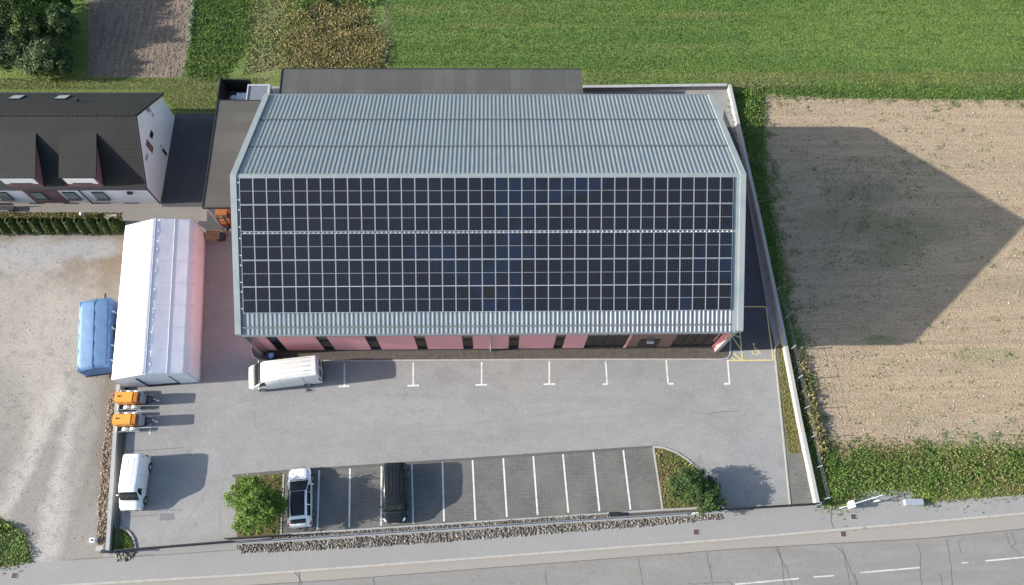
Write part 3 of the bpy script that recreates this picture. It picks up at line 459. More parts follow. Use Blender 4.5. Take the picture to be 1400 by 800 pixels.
for pts in ([(420, 600), (520, 585), (640, 580), (800, 560), (960, 548)], [(420, 612), (520, 597), (640, 592), (800, 572), (960, 560)], [(215, 735), (245, 690), (280, 640), (340, 600), (420, 575)], [(240, 738), (265, 695), (300, 650), (355, 612), (430, 590)], [(600, 628), (640, 600), (700, 585), (800, 580)], [(830, 606), (860, 580), (900, 560), (960, 530)], [(300, 735), (300, 690), (310, 640), (345, 590), (345, 560)], [(1050, 660), (1030, 610), (990, 575), (930, 560), (840, 560)], [(1035, 668), (1015, 618), (975, 583), (920, 570), (840, 571)]):
    P = px(pts); out = []
    for i in range(len(P)-1):
        p0_, p1_, p2_, p3_ = P[max(i-1, 0)], P[i], P[i+1], P[min(i+2, len(P)-1)]
        for q in range(8):
            u_ = q/8; out.append(tuple(.5*(2*p1_[c]+(p2_[c]-p0_[c])*u_+(2*p0_[c]-5*p1_[c]+4*p2_[c]-p3_[c])*u_**2+(-p0_[c]+3*p1_[c]-3*p2_[c]+p3_[c])*u_**3) for c in (0, 1)))
    tm_.line(out, .20, .006, .0125+.0002*k); k += 1
tag(tm_.build('tyre_marks', mat('tyre_marked_asphalt', (.236, .234, .228), asph_layers, rough=.85)), kind='structure')
tufts('hedge_grass', px([(-60, 290), (165, 291), (165, 299), (-60, 299)]), 2200, .14, 'grass_blade_dry', .02, .06)
slab('hedge_bed', px([(-60, 291), (166, 292), (166, 318), (-60, 318)]), .014, M['lawn'])
# vegetable row beside the garden plot
P = scatter(px([(266, -40), (271, -40), (262, 60), (256, 60)]), 260); leaves_o = leaves('vegetable_row', np.column_stack([P, .1+.15*rng.random(260)]), .28, M['beet_leaf']); tag(leaves_o, kind='stuff')
# ================================================================== WAREHOUSE
X0, X1, YF, YB, HE, HR = -19.82, 19.43, 18.13, 40.02, 6.55, 11.72; YR = (YF+YB)/2; SL = (HR-HE)/(YR-YF)
zr = lambda y: HR-SL*abs(y-YR)
wh = thing('warehouse', 'large pink warehouse with blue grey corrugated gable roof covered by solar panels', 'building', (0, YR, 0))
LY = lambda y: y-YR
WALLY = 18.78
win = [(-18.35, -17.48)]
for a, b in ((431.3, 446.8), (498.3, 513.8), (565.5, 580.5), (631.3, 645.8), (696, 710.6), (760.7, 774.2)): win.append((at(a, 461, 3.8).x, at(b, 461, 3.8).x))
gl = [(at(804.3, 461, 3.8).x, at(862, 461, 3.8).x), (at(929, 461, 3.8).x, 18.75)]
wl = MB(); prof = [(LY(18.41), 3.4), (LY(39.6), 3.4), (LY(39.6), zr(39.6)-.15), (0, HR-.17), (LY(18.41), zr(18.41)-.13)]
MB().prismx(prof, -19.72, -19.56).build('gable_bounce_cut', mat('dull_bounce_cut', (.27, .165, .175), [(1, 5, .45, .7, (.17, .15, .155), .6, I1)], rough=.8), wh)  # added unseen gable facing, dulled to weaken pink bounce onto tent and ground
wl.prismx([(LY(18.41), 0), (LY(39.6), 0), (LY(39.6), 3.39), (LY(18.41), 3.39)], -19.72, -19.56); prof = [(LY(18.41), 0), (LY(39.6), 0), (LY(39.6), zr(39.6)-.15), (0, HR-.17), (LY(18.41), zr(18.41)-.13)]
wl.prismx(prof, 19.02, 19.36)
wl.box(-19.56, 19.02, LY(39.3), LY(39.6), 0, 6.5)
cuts = win+gl; xs = -19.42
ent = (gl[0][1]+.22, gl[1][0]-.02)
solids = []; prev = -19.56
for a, b in win+[gl[0]]: solids.append((prev, a)); prev = b
solids.append((gl[0][1], ent[0])); solids.append((18.8, 19.02))
for a, b in solids: wl.box(a, b, LY(WALLY), LY(WALLY+.28), 0, 4.7)
wl.box(-19.56, 19.02, LY(WALLY), LY(WALLY+.28), 4.7, 6.6)
wl.build('wall', M['pink'], wh)
MB().box(-19.74, -19.55, LY(18.36), LY(18.405), 0, 6.3).build('wall_edge', M['gutter_steel'], wh)
MB().box(-19.42, 19.02, LY(WALLY-.03), LY(WALLY+.1), 0, .22).build('plinth', M['frame_dark'], wh)
for a, b in win:
    f = MB().box(a, a+.07, LY(WALLY+.07), LY(WALLY+.2), .22, 4.7).box(b-.07, b, LY(WALLY+.07), LY(WALLY+.2), .22, 4.7).box(a+.07, b-.07, LY(WALLY+.07), LY(WALLY+.2), .22, .30).box(a+.07, b-.07, LY(WALLY+.07), LY(WALLY+.2), 2.4, 2.48).build('window', M['frame_dark'], wh)
    MB().box(a+.04, b-.04, LY(WALLY+.12), LY(WALLY+.15), .25, 4.7).build('pane', M['glass_dark'], f)
for a, b in gl:
    m = MB(); n = 4
    for i in range(n+1): x = a+(b-a-.07)*i/n; m.box(x, x+.07, LY(WALLY+.05), LY(WALLY+.2), .22, 4.7)
    m.box(a, b, LY(WALLY+.06), LY(WALLY+.19), .22, .30); m.box(a, b, LY(WALLY+.06), LY(WALLY+.19), 4.1, 4.2)
    f = m.build('shop_window', M['frame_dark'], wh); MB().box(a+.03, b-.03, LY(WALLY+.12), LY(WALLY+.15), .25, 4.7).build('pane', M['glass_dark'], f)
ex0, ex1 = ent; e = MB().box(ex0, ex1, LY(WALLY+.08), LY(WALLY+.24), .22, 4.7).build('entrance', M['brown_board'], wh)
MB().box(ex0+.9, ex1-1.2, LY(WALLY+.03), LY(WALLY+.077), .05, 2.4).build('door', M['glass_dark'], e)
MB().box(ex0+1.3, ex1-1.9, LY(WALLY-.45), LY(WALLY+.02), 2.75, 2.85).build('door_canopy', M['gutter_steel'], e)
# fin facing: white edge strip on the right-hand wall fin
MB().box(19.005, 19.30, LY(18.36), LY(18.405), 0, 6.3).build('wall_edge', M['trim_metal'], wh)
MB().tube((at(671, 482).x, LY(18.66), .05), (at(671, 482).x, LY(18.66), 6.35), .06, 8).build('downpipe', M['steel'], wh)
MB().tube((-19.25, LY(18.62), .05), (-19.25, LY(18.62), 6.3), .05, 8).build('downpipe', M['trim_metal'], wh)
def corrugated(ya, yb, xa, xb, dz=0):
    per, hh = .345, .045; n = int((xb-xa)/per); pts = []
    for i in range(n):
        x = xa+i*per
        for fx, fz in ((0, 0), (.40, 0), (.52, 1), (.80, 1), (.92, 0)): pts.append((x+fx*per, fz*hh))
    pts.append((xb, 0)); m = MB(); bm = m.bm
    A = [bm.verts.new((x, LY(ya), zr(ya)+z+dz)) for x, z in pts]; B = [bm.verts.new((x, LY(yb), zr(yb)+z+dz)) for x, z in pts]
    for i in range(len(pts)-1): bm.faces.new([A[i], A[i+1], B[i+1], B[i]])
    return m
def slopebox(m, x0, x1, ya, yb, dz0, dz1):
    a = [(LY(ya), zr(ya)+dz0), (LY(yb), zr(yb)+dz0), (LY(yb), zr(yb)+dz1), (LY(ya), zr(ya)+dz1)]; m.prismx(a, x0, x1); return m
XL, XR = -19.36, 18.98
b3 = (YB-YR)/3
parts_b = [(YR+.12, YR+b3), (YR+b3, YR+2*b3), (YR+2*b3, YB)]
m = MB(); bigbm = m.bm
rf = corrugated(YF, YR-.12, XL, XR).build('roof_slope', M['roof_metal'], wh)
slopebox(slopebox(MB(), XL, XR, YF+.05, YR-.02, -.30, -.12), XL, XR, YR+.02, YB-.05, -.30, -.12).build('roof_deck', M['frame_dark'], rf)
rb = None
for i, (a, b) in enumerate(parts_b):
    o = corrugated(a, b+(.06 if i < 2 else 0), XL, XR, dz=-.012*i).build('roof_slope' if i == 0 else 'roof_sheet', M['roof_metal'], wh if i == 0 else rb)
    if i == 0: rb = o
    else: slopebox(MB(), XL, XR, a-.04, a+.08, .05, .085).build('seam_flashing', mat('seam_dark', (.10, .125, .14), rough=.6) if i == 1 else bpy.data.materials['seam_dark'], rb)
m = MB(); m.prismx([(-.22, HR-.06), (0, HR+.06), (.22, HR-.06), (.22, HR-.02), (0, HR+.10), (-.22, HR-.02)], XL, XR); m.build('ridge_cap', M['trim_metal'], rf)
for xa, xb in ((X0, XL), (XR, X1)):
    m = MB(); m.prismx([(LY(YF), zr(YF)-.28), (0, HR-.28), (LY(YB), zr(YB)-.28), (LY(YB), zr(YB)+.17), (0, HR+.17), (LY(YF), zr(YF)+.17)], xa, xb)
    m.build('verge_trim', M['trim_metal'], rf)
slopebox(MB(), 18.55, 18.98, YF+.05, YR-.2, .06, .075).build('verge_flashing', M['trim_metal'], rf)
slopebox(slopebox(MB(), XL, 18.5, YF+.48, YF+.52, .06, .14), XL, 18.5, YF+.42, YF+.47, .06, .10).build('snow_guard', M['gutter_steel'], rf)
MB().box(XL, XR, LY(YF-.13), LY(YF+.01), HE-.15, HE-.01).build('gutter', M['gutter_steel'], rf)
MB().box(XL, XR, LY(YB-.01), LY(YB+.13), HE-.15, HE-.01).build('gutter', M['gutter_steel'], rf)
# solar panels: five rows of 37
ca = math.atan(SL); PW, PH = 1.016, 2.03
y_top = [28.90, 27.05, 25.10, 23.25, 21.43]
pm = MB(); fw = .030
pm.box(-PW/2+.008, PW/2-.008, -PH/2+.01, PH/2-.01, 0, .032, 0)
pm.box(-PW/2+.008+fw, PW/2-.008-fw, .012, PH/2-.01-fw, .033, .0355, 1); pm.box(-PW/2+.008+fw, PW/2-.008-fw, -PH/2+.01+fw, -.012, .033, .0355, 1)
first = None; half = math.cos(ca)*PH/2
for r, yt in enumerate(y_top):
    yc = yt-half; row = bpy.data.objects.new('panel_row', MB().box(XL+.25, 18.47, -PH*.3-.02, -PH*.3+.02, -.06, -.002).box(XL+.25, 18.47, PH*.3-.02, PH*.3+.02, -.06, -.002).box(XL+.25, 18.47, -PH/2-.0, -PH/2+.02, -.05, -.01).build('tmp', M['alu']).data)
    bpy.data.objects.remove(bpy.data.objects['tmp']); COL.objects.link(row); row.parent = wh
    row.location = (0, LY(yc), zr(yc)+.15); row.rotation_euler = (ca, 0, 0)
    # end clips of the mounting rails near the verge
    for k in (-.32, .32): MB().box(-19.26, -19.17, k*PH-.035, k*PH+.035, -.09, .03).build('rail_clamp', M['frame_white'], row)
    for c in range(37):
        if first is None: first = pm.build('solar_panel', None, row, mats=[M['alu'], M['cell']]); p = first
        else: p = first.copy(); COL.objects.link(p); p.parent = row
        p.location = (-19.14+PW*(c+.5), 0, 0)
# ================================================================== ANNEXES
def flatroof(name, label, x0, x1, y0, y1, z, m, wallm, open_front=False):
    t = thing(name, label, 'shed', ((x0+x1)/2, (y0+y1)/2, 0)); hx, hy = (x1-x0)/2, (y1-y0)/2
    MB().box(-hx, hx, -hy, hy, z-.22, z).build('roof', M[m], t)
    k = MB(); k.box(-hx-.03, hx+.03, hy, hy+.06, z-.25, z+.06); k.box(-hx-.03, hx+.03, -hy-.06, -hy, z-.25, z+.03); k.box(-hx-.06, -hx, -hy, hy, z-.25, z+.06); k.build('roof_edge', M['frame_dark'], t)
    return t, hx, hy
t, hx, hy = flatroof('side_annex', 'flat roofed grey brown annex between the white house and the warehouse', -24.3, -19.85, 29.8, 40.35, 5.25, 'bitumen', 'white_wall')
MB().box(-hx+.1, -hx+.25, -hy+2.2, hy-.1, 0, 5.02).box(-hx+.25, hx-.05, hy-.3, hy-.12, 0, 5.02).box(-hx+.25, hx-.05, -hy+2.2, -hy+2.35, 0, 5.02).build('wall', M['path'], t)
for xx in (-hx+.15, 0): MB().box(xx-.07, xx+.07, -hy+.12, -hy+.26, 0, 5.02).build('post', M['steel'], t)
t, hx, hy = flatroof('rear_annex', 'long flat grey roofed lean-to behind the back eave of the warehouse', -19.3, 8.32, 40.2, 44.55, 4.2, 'bitumen_grey', 'path')
MB().box(-hx+.1, hx-.1, hy-.3, hy-.12, 0, 3.97).box(-hx+.1, -hx+.28, -hy, hy-.3, 0, 3.97).box(hx-.28, hx-.1, -hy, hy-.3, 0, 3.97).build('wall', M['path'], t)
# walled bin yard behind the side annex with odds and ends
t = thing('bin_enclosure', 'black walled enclosure open to the sky at the back corner of the side annex', 'enclosure', (-24, 43, 0))
MB().box(-1.7, -1.6, -2.3, 2.2, 0, 2.3).box(-1.6, .9, 2.1, 2.2, 0, 1.8).box(-1.7, 2.1, -2.4, -2.3, 0, 2.3).build('wall', M['black_steel'], t)
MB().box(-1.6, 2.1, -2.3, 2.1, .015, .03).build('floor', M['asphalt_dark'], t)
t = thing('waste_bin', 'grey lidded waste bin inside the black walled enclosure', 'bin', (-23.9, 43.7, .03))
MB().box(-.45, .45, -.35, .35, .1, 1.1).build('bin_body', M['blue_steel'], t, bevel=.04); MB().box(-.48, .48, -.38, .38, 1.1, 1.2).build('lid', M['steel'], t, bevel=.03)
t = thing('white_sack', 'crumpled white sack lying in the black walled enclosure', 'sack', (-24.9, 44.0, .03))
C, d = blobs_pts([(0, 0, .35, .4, .3, .3), (.2, .1, .5, .22, .22, .2)], 10); bm_ = MB(); bmesh.ops.create_icosphere(bm_.bm, subdivisions=2, radius=.42)
for v in bm_.bm.verts: v.co = Vector((v.co.x*(1+.2*math.sin(v.co.y*9)), v.co.y*.8*(1+.2*math.cos(v.co.x*8)), (v.co.z+.42)*.8))
bm_.build('sack', M['white_wall'], t, smooth=60)
t = thing('skylight_box', 'glass topped box with white frame beside the warehouse back corner', 'skylight', (-21.75, 42.6, 0))
MB().box(-1.0, 1.0, -1.2, 1.2, 0, 2.7).build('box_wall', M['path'], t)
MB().box(-1.05, 1.05, 1.08, 1.25, 2.7, 2.86).box(-1.05, 1.05, -1.25, -1.08, 2.7, 2.86).box(-1.05, -.93, -1.08, 1.08, 2.7, 2.86).box(.85, 1.05, -1.08, 1.08, 2.7, 2.86).build('frame', M['alu'], t)
MB().box(-.93, .85, -1.08, 1.08, 2.72, 2.78).build('glass', mat('roof_glass', (.16, .17, .19), rough=.1, spec=.6), t)
# forklift under the annex roof edge, pallets, beam
t = thing('forklift', 'orange forklift parked in the shade under the annex roof', 'forklift', (*at(313, 304).xy, .017), math.radians(-90))
MB().box(-.9, .6, -.5, .5, .25, 1.0).build('body', M['orange_dark'], t, bevel=.06); MB().box(-.95, -.5, -.48, .48, .3, 1.25).build('counterweight', M['orange_dark'], t, bevel=.08)  # forklift orange darkened in the paint to stand for shade beneath the roof
MB().box(-.35, .15, -.25, .25, 1.0, 1.15).box(-.4, -.3, -.25, .25, 1.15, 1.6).build('seat', M['plastic_dark'], t)
mm = MB()
for yy in (-.45, .45): mm.tube((-.6, yy, 1.2), (-.55, yy, 2.1), .035); mm.tube((.45, yy, 1.0), (.3, yy, 2.1), .035)
mm.box(-.6, .35, -.5, .5, 2.1, 2.15); mm.build('overhead_guard', M['orange_dark'], t)
MB().box(.62, .72, -.4, -.3, .1, 2.2).box(.62, .72, .3, .4, .1, 2.2).box(.64, .7, -.3, .3, 2.1, 2.2).build('mast', M['plastic_dark'], t)
for yy in (-.28, .2): MB().box(.72, 1.7, yy, yy+.1, .06, .1).build('fork', M['steel'], t)
for xx in (-.6, .35):
    for yy in (-.5, .5): MB().tube((xx, yy-.09, .25), (xx, yy+.09, .25), .25, 16).build('wheel', M['rubber'], t)
def pallet(x, y, z, label, rz=0):
    t = thing('pallet', label, 'pallet', (x, y, z), rz, 'wooden pallets between tent and warehouse')
    m = MB()
    for i in range(5): m.box(-.6, .6, -.4+i*.175, -.3+i*.175, .12, .142)
    for yy in (-.4, -.05, .3): m.box(-.6, .6, yy, yy+.1, 0, .022)
    m.build('deck', M['wood'], t); m = MB()
    for xx in (-.6, -.07, .46):
        for yy in (-.4, -.05, .3): m.box(xx, xx+.14, yy, yy+.1, .022, .12)
    m.build('blocks', M['wood'], t); return t
pc = at(294, 324)
for i in range(5): pallet(pc.x+.03*(i % 2), pc.y-.02*i, .012+.145*i, ['bottom', 'second lowest', 'middle', 'second highest', 'topmost'][i]+' wooden pallet of the stack at the tent back corner', 0)
t = tag(MB().box(-1.1, 1.1, -.09, .09, 0, .16).build('timber_beam', M['wood']), 'pale timber beam lying against the warehouse side wall', 'beam'); t.location = (*at(316, 318).xy, .014)
# crates leaning by the annex
t = tag(MB().box(-.3, .3, -.3, .3, 0, .5).box(-.34, .34, -.34, .34, .5, .55).build('crate', M['frame_dark'], bevel=.01), 'small black crate beside the stack of wooden pallets', 'crate'); t.location = (*at(304, 326).xy, .012)
# ================================================================== HOUSE
HX0, HX1, HY0, HY1 = -62, -30.4, 33.0, 42.2; HYR = 37.6; HZ = 7.15; HEV = 3.55; hs = (HZ-HEV)/(HYR-HY0)
ho = thing('row_house', 'long white and maroon house with dark tiled roof and two dormers', 'house', (-46, HYR, 0)); hX = lambda x: x+46; hY = lambda y: y-HYR
hz = lambda y: HZ-hs*abs(y-HYR)
m = MB(); m.prismx([(hY(HY0), 0), (hY(HY1), 0), (hY(HY1), HEV-.1), (0, HZ-.12), (hY(HY0), HEV-.1)], hX(HX0), hX(HX1)); m.build('wall', M['white_wall'], ho)
m = MB(); ov = .32
rp = lambda s: [(0, HZ), (s*(4.6+ov), HZ-hs*(4.6+ov)), (s*(4.6+ov), HZ-hs*(4.6+ov)-.14), (0, HZ-.12)]
m.prismx(rp(-1), hX(HX0-.2), hX(HX1+.12)); rfh = m.build('roof', M['tile'], ho)
m = MB(); m.prismx(rp(1), hX(HX0-.2), hX(HX1+.12)); m.build('back_slope', M['tile'], rfh)
m = MB(); n = int((HX1-HX0)/.4)
for i in range(n): x = hX(HX1)+.08-i*.4; m.tube((x, 0, HZ+.0), (x-.36, 0, HZ+.02), .12, 8, .105)
m.build('ridge_tiles', M['tile'], rfh)
m = MB()
for s in (-1, 1): m.prismx([(0, HZ+.05), (s*(4.6+ov), HZ+.05-hs*(4.6+ov)), (s*(4.6+ov), HZ-.22-hs*(4.6+ov)), (0, HZ-.22)], hX(HX1+.12), hX(HX1+.17))
m.build('verge_board', M['frame_dark'], rfh)
m = MB(); m.box(hX(HX0), hX(HX1+.15), hY(HY0)-ov-.13, hY(HY0)-ov, HEV-.40, HEV-.27).box(hX(HX0), hX(HX1+.15), hY(HY1)+ov, hY(HY1)+ov+.13, HEV-.40, HEV-.27); m.build('gutter', M['frame_dark'], rfh)
# maroon fields of the front
for xa, xb in ((at(51, 276).x, at(97, 276).x), (at(-150, 276).x, at(-105, 276).x), (at(-330, 276).x, at(-290, 276).x)): MB().box(hX(xa), hX(xb), hY(HY0)-.03, hY(HY0)-.002, 0, HEV-.1).build('maroon_panel', M['maroon'], ho)
for (u0, u1) in ((80, 131), (-7, 48), (-165, -112), (-250, -195)):
    xa, xb = at(u0, 243, 5.0).x, at(u1, 243, 5.0).x; yf = 32.75; zf = 4.98; ybk = 36.35
    # shed dormer: cheeks, front and own tiled roof
    zk = hz(ybk)+.02; xa2, xb2 = xa+.12, xb-.12
    d = MB(); d.prismx([(hY(yf+.25), hz(yf+.25)-.6), (hY(ybk), zk-.25), (hY(yf+.25), zf-.12)], hX(xa2), hX(xb2)).build('dormer', M['maroon'], ho) if False else None
    dm = MB(); dm.prismx([(hY(yf+.06), 3.0), (hY(ybk), hz(ybk)-.3), (hY(ybk), hz(ybk)-.08), (hY(yf+.06), zf-.10)], hX(xa2), hX(xb2)); dm = dm.build('dormer', M['maroon'], ho)
    r = MB(); r.prismx([(hY(yf+.02), zf), (hY(ybk+.1), zk+.06), (hY(ybk+.1), zk-.08), (hY(yf+.02), zf-.12)], hX(xa), hX(xb)); r.build('dormer_roof', M['tile'], dm)
    MB().box(hX(xa2+.15), hX(xb2-.15), hY(yf+.01), hY(yf+.058), 3.95, zf-.125).build('dormer_front', M['frame_white'], dm)
    MB().box(hX(xa2+.6), hX(xb2-.6), hY(yf-.005), hY(yf+.008), 4.0, 4.12).build('dormer_window', M['glass_dark'], dm)
def hwin(u, v, wd, h, zc, fr='frame_dark'):
    x = at(u, v, zc).x; f = MB().box(hX(x-wd/2), hX(x+wd/2), hY(HY0)-.09, hY(HY0)-.032, zc-h/2, zc+h/2).build('window', M[fr], ho)
    MB().box(hX(x-wd/2+.06), hX(x+wd/2-.06), hY(HY0)-.11, hY(HY0)-.091, zc-h/2+.06, zc+h/2-.06).build('pane', mat('curtained_glass', (.16, .20, .20), rough=.1, spec=.6) if 'curtained_glass' not in bpy.data.materials else bpy.data.materials['curtained_glass'], f)
    MB().box(hX(x-wd/2-.08), hX(x+wd/2+.08), hY(HY0)-.24, hY(HY0)-.10, zc-h/2-.07, zc-h/2-.01).build('sill', M['frame_dark'], f)
for u, v in ((53, 269), (97, 269.5), (137, 269), (5, 267), (-60, 267), (-130, 268)): hwin(u, v, 1.1, 1.25, 1.5)
x = at(127, 277).x; MB().tube((hX(x), hY(HY0)-.1, 0), (hX(x), hY(HY0)-.1, 3.2), .06, 8).build('downpipe', M['frame_dark'], ho)
x = HX1-.03; MB().tube((hX(x), hY(HY0)-.1, 0), (hX(x), hY(HY0)-.1, 3.2), .06, 8).build('downpipe', M['frame_dark'], ho)
x = at(177, 268, 2).x; MB().box(hX(x-.2), hX(x+.2), hY(HY0)-.22, hY(HY0)-.002, 1.9, 2.15).build('wall_lamp', M['frame_dark'], ho)
# gable openings
def gwin(yc, zc, wd, h, m, name='gable_window'):
    f = MB().box(hX(HX1)+.002, hX(HX1)+.07, hY(yc-wd/2), hY(yc+wd/2), zc-h/2, zc+h/2).build(name, M['frame_white'], ho)
    MB().box(hX(HX1)+.071, hX(HX1)+.09, hY(yc-wd/2+.06), hY(yc+wd/2-.06), zc-h/2+.06, zc+h/2-.06).build('pane', M[m], f); return f
def on_x(u, v, X):
    a, b = at(u, v, 0), at(u, v, 10); t_ = (X-a.x)/(b.x-a.x); return a.y+(b.y-a.y)*t_, 10*t_
for u, v, wd, h, m_, nm in ((203.5, 200, .75, 1.5, 'maroon', 'window_shutter'), (206, 184, .75, .7, 'glass_dark', 'gable_window'), (199.5, 215, .7, .5, 'steel', 'vent_grille'), (224, 208, .45, 1.1, 'glass_dark', 'gable_window'), (219, 200, .35, .4, 'steel', 'vent_grille'), (208, 157, .35, .5, 'steel', 'vent_grille')):
    yy, zz = on_x(u, v, HX1); gwin(yy, zz, wd, h, m_, nm)
MB().box(hX(HX1)+.002, hX(HX1)+.3, hY(39.3), hY(39.5), 5.0, 5.4).build('wall_lamp', M['steel'], ho)
# skylights on the back slope
for u, v in ((24, 131.5), (86, 133), (-40, 130.5)):
    y = 41.5; x = at(u, v, hz(y)).x; sk = MB()
    a = [(hY(y-.45), hz(y-.45)+.02), (hY(y+.45), hz(y+.45)+.02), (hY(y+.45), hz(y+.45)+.10), (hY(y-.45), hz(y-.45)+.10)]
    sk.prismx(a, hX(x-.55), hX(x+.55)); s_ = sk.build('skylight', M['frame_dark'], rfh)
    g = MB(); g.prismx([(p[0]*1.0+(.07 if i in (0, 3) else -.07), p[1]+.012-(.05 if i in (0, 3) else -.05)+ (0 if i > 1 else 0)) for i, p in enumerate(a)], hX(x-.47), hX(x+.47)); g.build('skylight_glass', mat('sky_glass', (.35, .42, .44), rough=.08, spec=.8), rfh)
x = at(109, 141, 4.6).x; MB().tube((hX(x), hY(40.6), hz(40.6)-.05), (hX(x), hY(40.6), hz(40.6)+.45), .09, 10).build('vent_pipe', M['frame_dark'], rfh)
# bench in front of the house
t = thing('garden_bench', 'dark slatted garden bench in front of the white house wall', 'bench', (at(12, 275).x, 32.3, .012))
MB().box(-.9, .9, -.25, .2, .42, .46).build('seat', M['frame_dark'], t); MB().box(-.9, .9, .2, .25, .55, .85).build('backrest', M['frame_dark'], t)
for xx in (-.8, .75):
    for yy in (-.22, .18): MB().box(xx, xx+.05, yy, yy+.05, 0, .42).build('leg', M['frame_dark'], t)
# step slab, rubble at the house corner
t = tag(MB().prism(px([(142, 293), (160, 293), (160, 305), (142, 304)]), 0, .06).build('paving_slab', M['concrete']), 'pale paving slab at the end of the hedge', 'slab')
t = thing('garden_lamp', 'small white globe garden lamp beside the conifer hedge', 'lamp', (*at(116, 296.5).xy, 0)); MB().tube((0, 0, 0), (0, 0, .5), .03).build('post', M['steel'], t)
g = MB(); bmesh.ops.create_icosphere(g.bm, subdivisions=2, radius=.19, matrix=Matrix.Translation((0, 0, .62))); g.build('globe', M['frame_white'], t, smooth=60)
# ================================================================== TENT
TL = (at(160, 316), None)
tn = thing('storage_tent', 'long white tarpaulin storage tent beside the pink warehouse', 'tent', (-28.25, 22.8, 0), 0)
cor = {'rn': (-24.65, 16.15), 'rf': (-25.95, 29.9), 'ln': (-30.6, 15.7), 'lf': (-31.75, 29.35)}
def TP(k, z): x, y = cor[k]; return Vector((x+28.25, y-22.8, z))
EH, RH = 2.7, 3.55
def lerp(a, b, t): return a+(b-a)*t
def sheet(name, A, B, C, D, nu, nv, sag, m, bulge=(0, 0, 0)):
    """fabric sheet A-B (near) to D-C (far) sagging a little between the frames; thickness by a second skin"""
    mb = MB(); g = []
    for j in range(nv+1):
        row = []; v = j/nv
        for i in range(nu+1):
            u = i/nu; p = lerp(lerp(A, B, u), lerp(D, C, u), v)
            fr = abs(math.sin(math.pi*v*7)); s = sag*fr*math.sin(math.pi*u)+.004*math.sin(i*2.3+j*1.7)
            row.append(mb.bm.verts.new(p-Vector((0, 0, 1))*s+Vector(bulge)*s*2))
        g.append(row)
    for j in range(nv):
        for i in range(nu): mb.bm.faces.new([g[j][i], g[j][i+1], g[j+1][i+1], g[j+1][i]])
    o = mb.build(name, M[m], tn, smooth=50); md = o.modifiers.new('thick', 'SOLIDIFY'); md.thickness = .02; md.offset = -1; return o
Rn = lerp(TP('ln', RH), TP('rn', RH), .5)+Vector((0, 0, 0)); Rf = lerp(TP('lf', RH), TP('rf', RH), .5)
rfT = sheet('roof_sheet', TP('ln', EH), Rn, Rf, TP('lf', EH), 6, 56, .02, 'tent'); sheet('roof_sheet', Rn, TP('rn', EH), TP('rf', EH), Rf, 8, 56, .03, 'tent')
sheet('side_wall', TP('rn', EH), TP('rn', .03)+Vector((.10, 0, 0)), TP('rf', .03)+Vector((.10, 0, 0)), TP('rf', EH), 4, 56, .04, 'tent', (1, 0, 0))
sheet('side_wall', TP('ln', EH), TP('ln', .03), TP('lf', .03), TP('lf', EH), 4, 56, .03, 'tent', (-1, 0, 0))
def gable(a, b, R_, doors):
    m = MB(); o = Vector((0, -.0, 0)); m.poly([TP(a, .03), lerp(TP(a, .03), TP(b, .03), .3), lerp(TP(a, 2.5), TP(b, 2.5), .3), TP(a, EH)])
    m.poly([lerp(TP(a, .03), TP(b, .03), .74), TP(b, .03), TP(b, EH), lerp(TP(a, 2.5), TP(b, 2.5), .74)])
    m.poly([TP(a, EH), lerp(TP(a, 2.5), TP(b, 2.5), .3), lerp(TP(a, 2.5), TP(b, 2.5), .74), TP(b, EH), R_])
    ob = m.build('gable_wall', M['tent'], tn); md = ob.modifiers.new('thick', 'SOLIDIFY'); md.thickness = .02; md.offset = 0
    dv = Vector((0, .06 if doors < 0 else -.06, 0))
    m = MB(); m.poly([lerp(TP(a, .12), TP(b, .12), .3)+dv, lerp(TP(a, .12), TP(b, .12), .74)+dv, lerp(TP(a, 2.5), TP(b, 2.5), .74)+dv, lerp(TP(a, 2.5), TP(b, 2.5), .3)+dv]); ob = m.build('roller_door', M['tent'], tn); md = ob.modifiers.new('thick', 'SOLIDIFY'); md.thickness = .03
gable('ln', 'rn', Rn, -1); gable('lf', 'rf', Rf, 1)
m = MB()
for s in (.3, .74): p = lerp(TP('ln', 0), TP('rn', 0), s); m.tube(p+Vector((0, -.03, 0)), p+Vector((0, -.03, 2.5)), .035)
m.tube(lerp(TP('ln', .07), TP('rn', .07), .3)+Vector((0, -.05, 0)), lerp(TP('ln', .07), TP('rn', .07), .74)+Vector((0, -.05, 0)), .06); m.build('door_frame', M['plastic_dark'], tn)
# welded seams standing proud of the roof sheets
m = MB()
for k in range(1, 7):
    v = k/7; p, q, r = lerp(TP('ln', EH), TP('lf', EH), v), lerp(Rn, Rf, v), lerp(TP('rn', EH), TP('rf', EH), v); up_ = Vector((0, 0, .012)); m.tube(p+up_, q+up_, .012, 4).tube(q+up_, r+up_, .012, 4)
sp_ = [lerp(lerp(Rn, TP('rn', EH), .5), lerp(Rf, TP('rf', EH), .5), k/56)+Vector((0, 0, .008-.03*abs(math.sin(math.pi*k/8)))) for k in range(57)]
for a, b in zip(sp_, sp_[1:]): m.tube(a, b, .022, 4)
m.tube(Rn+up_, Rf+up_, .02, 4); m.build('seams', M['tent'], tn)
# ridge and eave tubes, weights
m = MB()
for i in range(8):
    t_ = i/7
    for a, b in (('ln', 'lf'), ('rn', 'rf')): p = lerp(TP(a, EH-.05), TP(b, EH-.05), t_); q = lerp(TP(a, 0), TP(b, 0), t_); m.tube(p, q, .03, 6)
    m.tube(lerp(TP('ln', EH-.06), TP('lf', EH-.06), t_), lerp(Rn, Rf, t_)-Vector((0, 0, .08)), .03, 6); m.tube(lerp(TP('rn', EH-.06), TP('rf', EH-.06), t_), lerp(Rn, Rf, t_)-Vector((0, 0, .08)), .03, 6)
m.build('frame', M['steel'], tn)
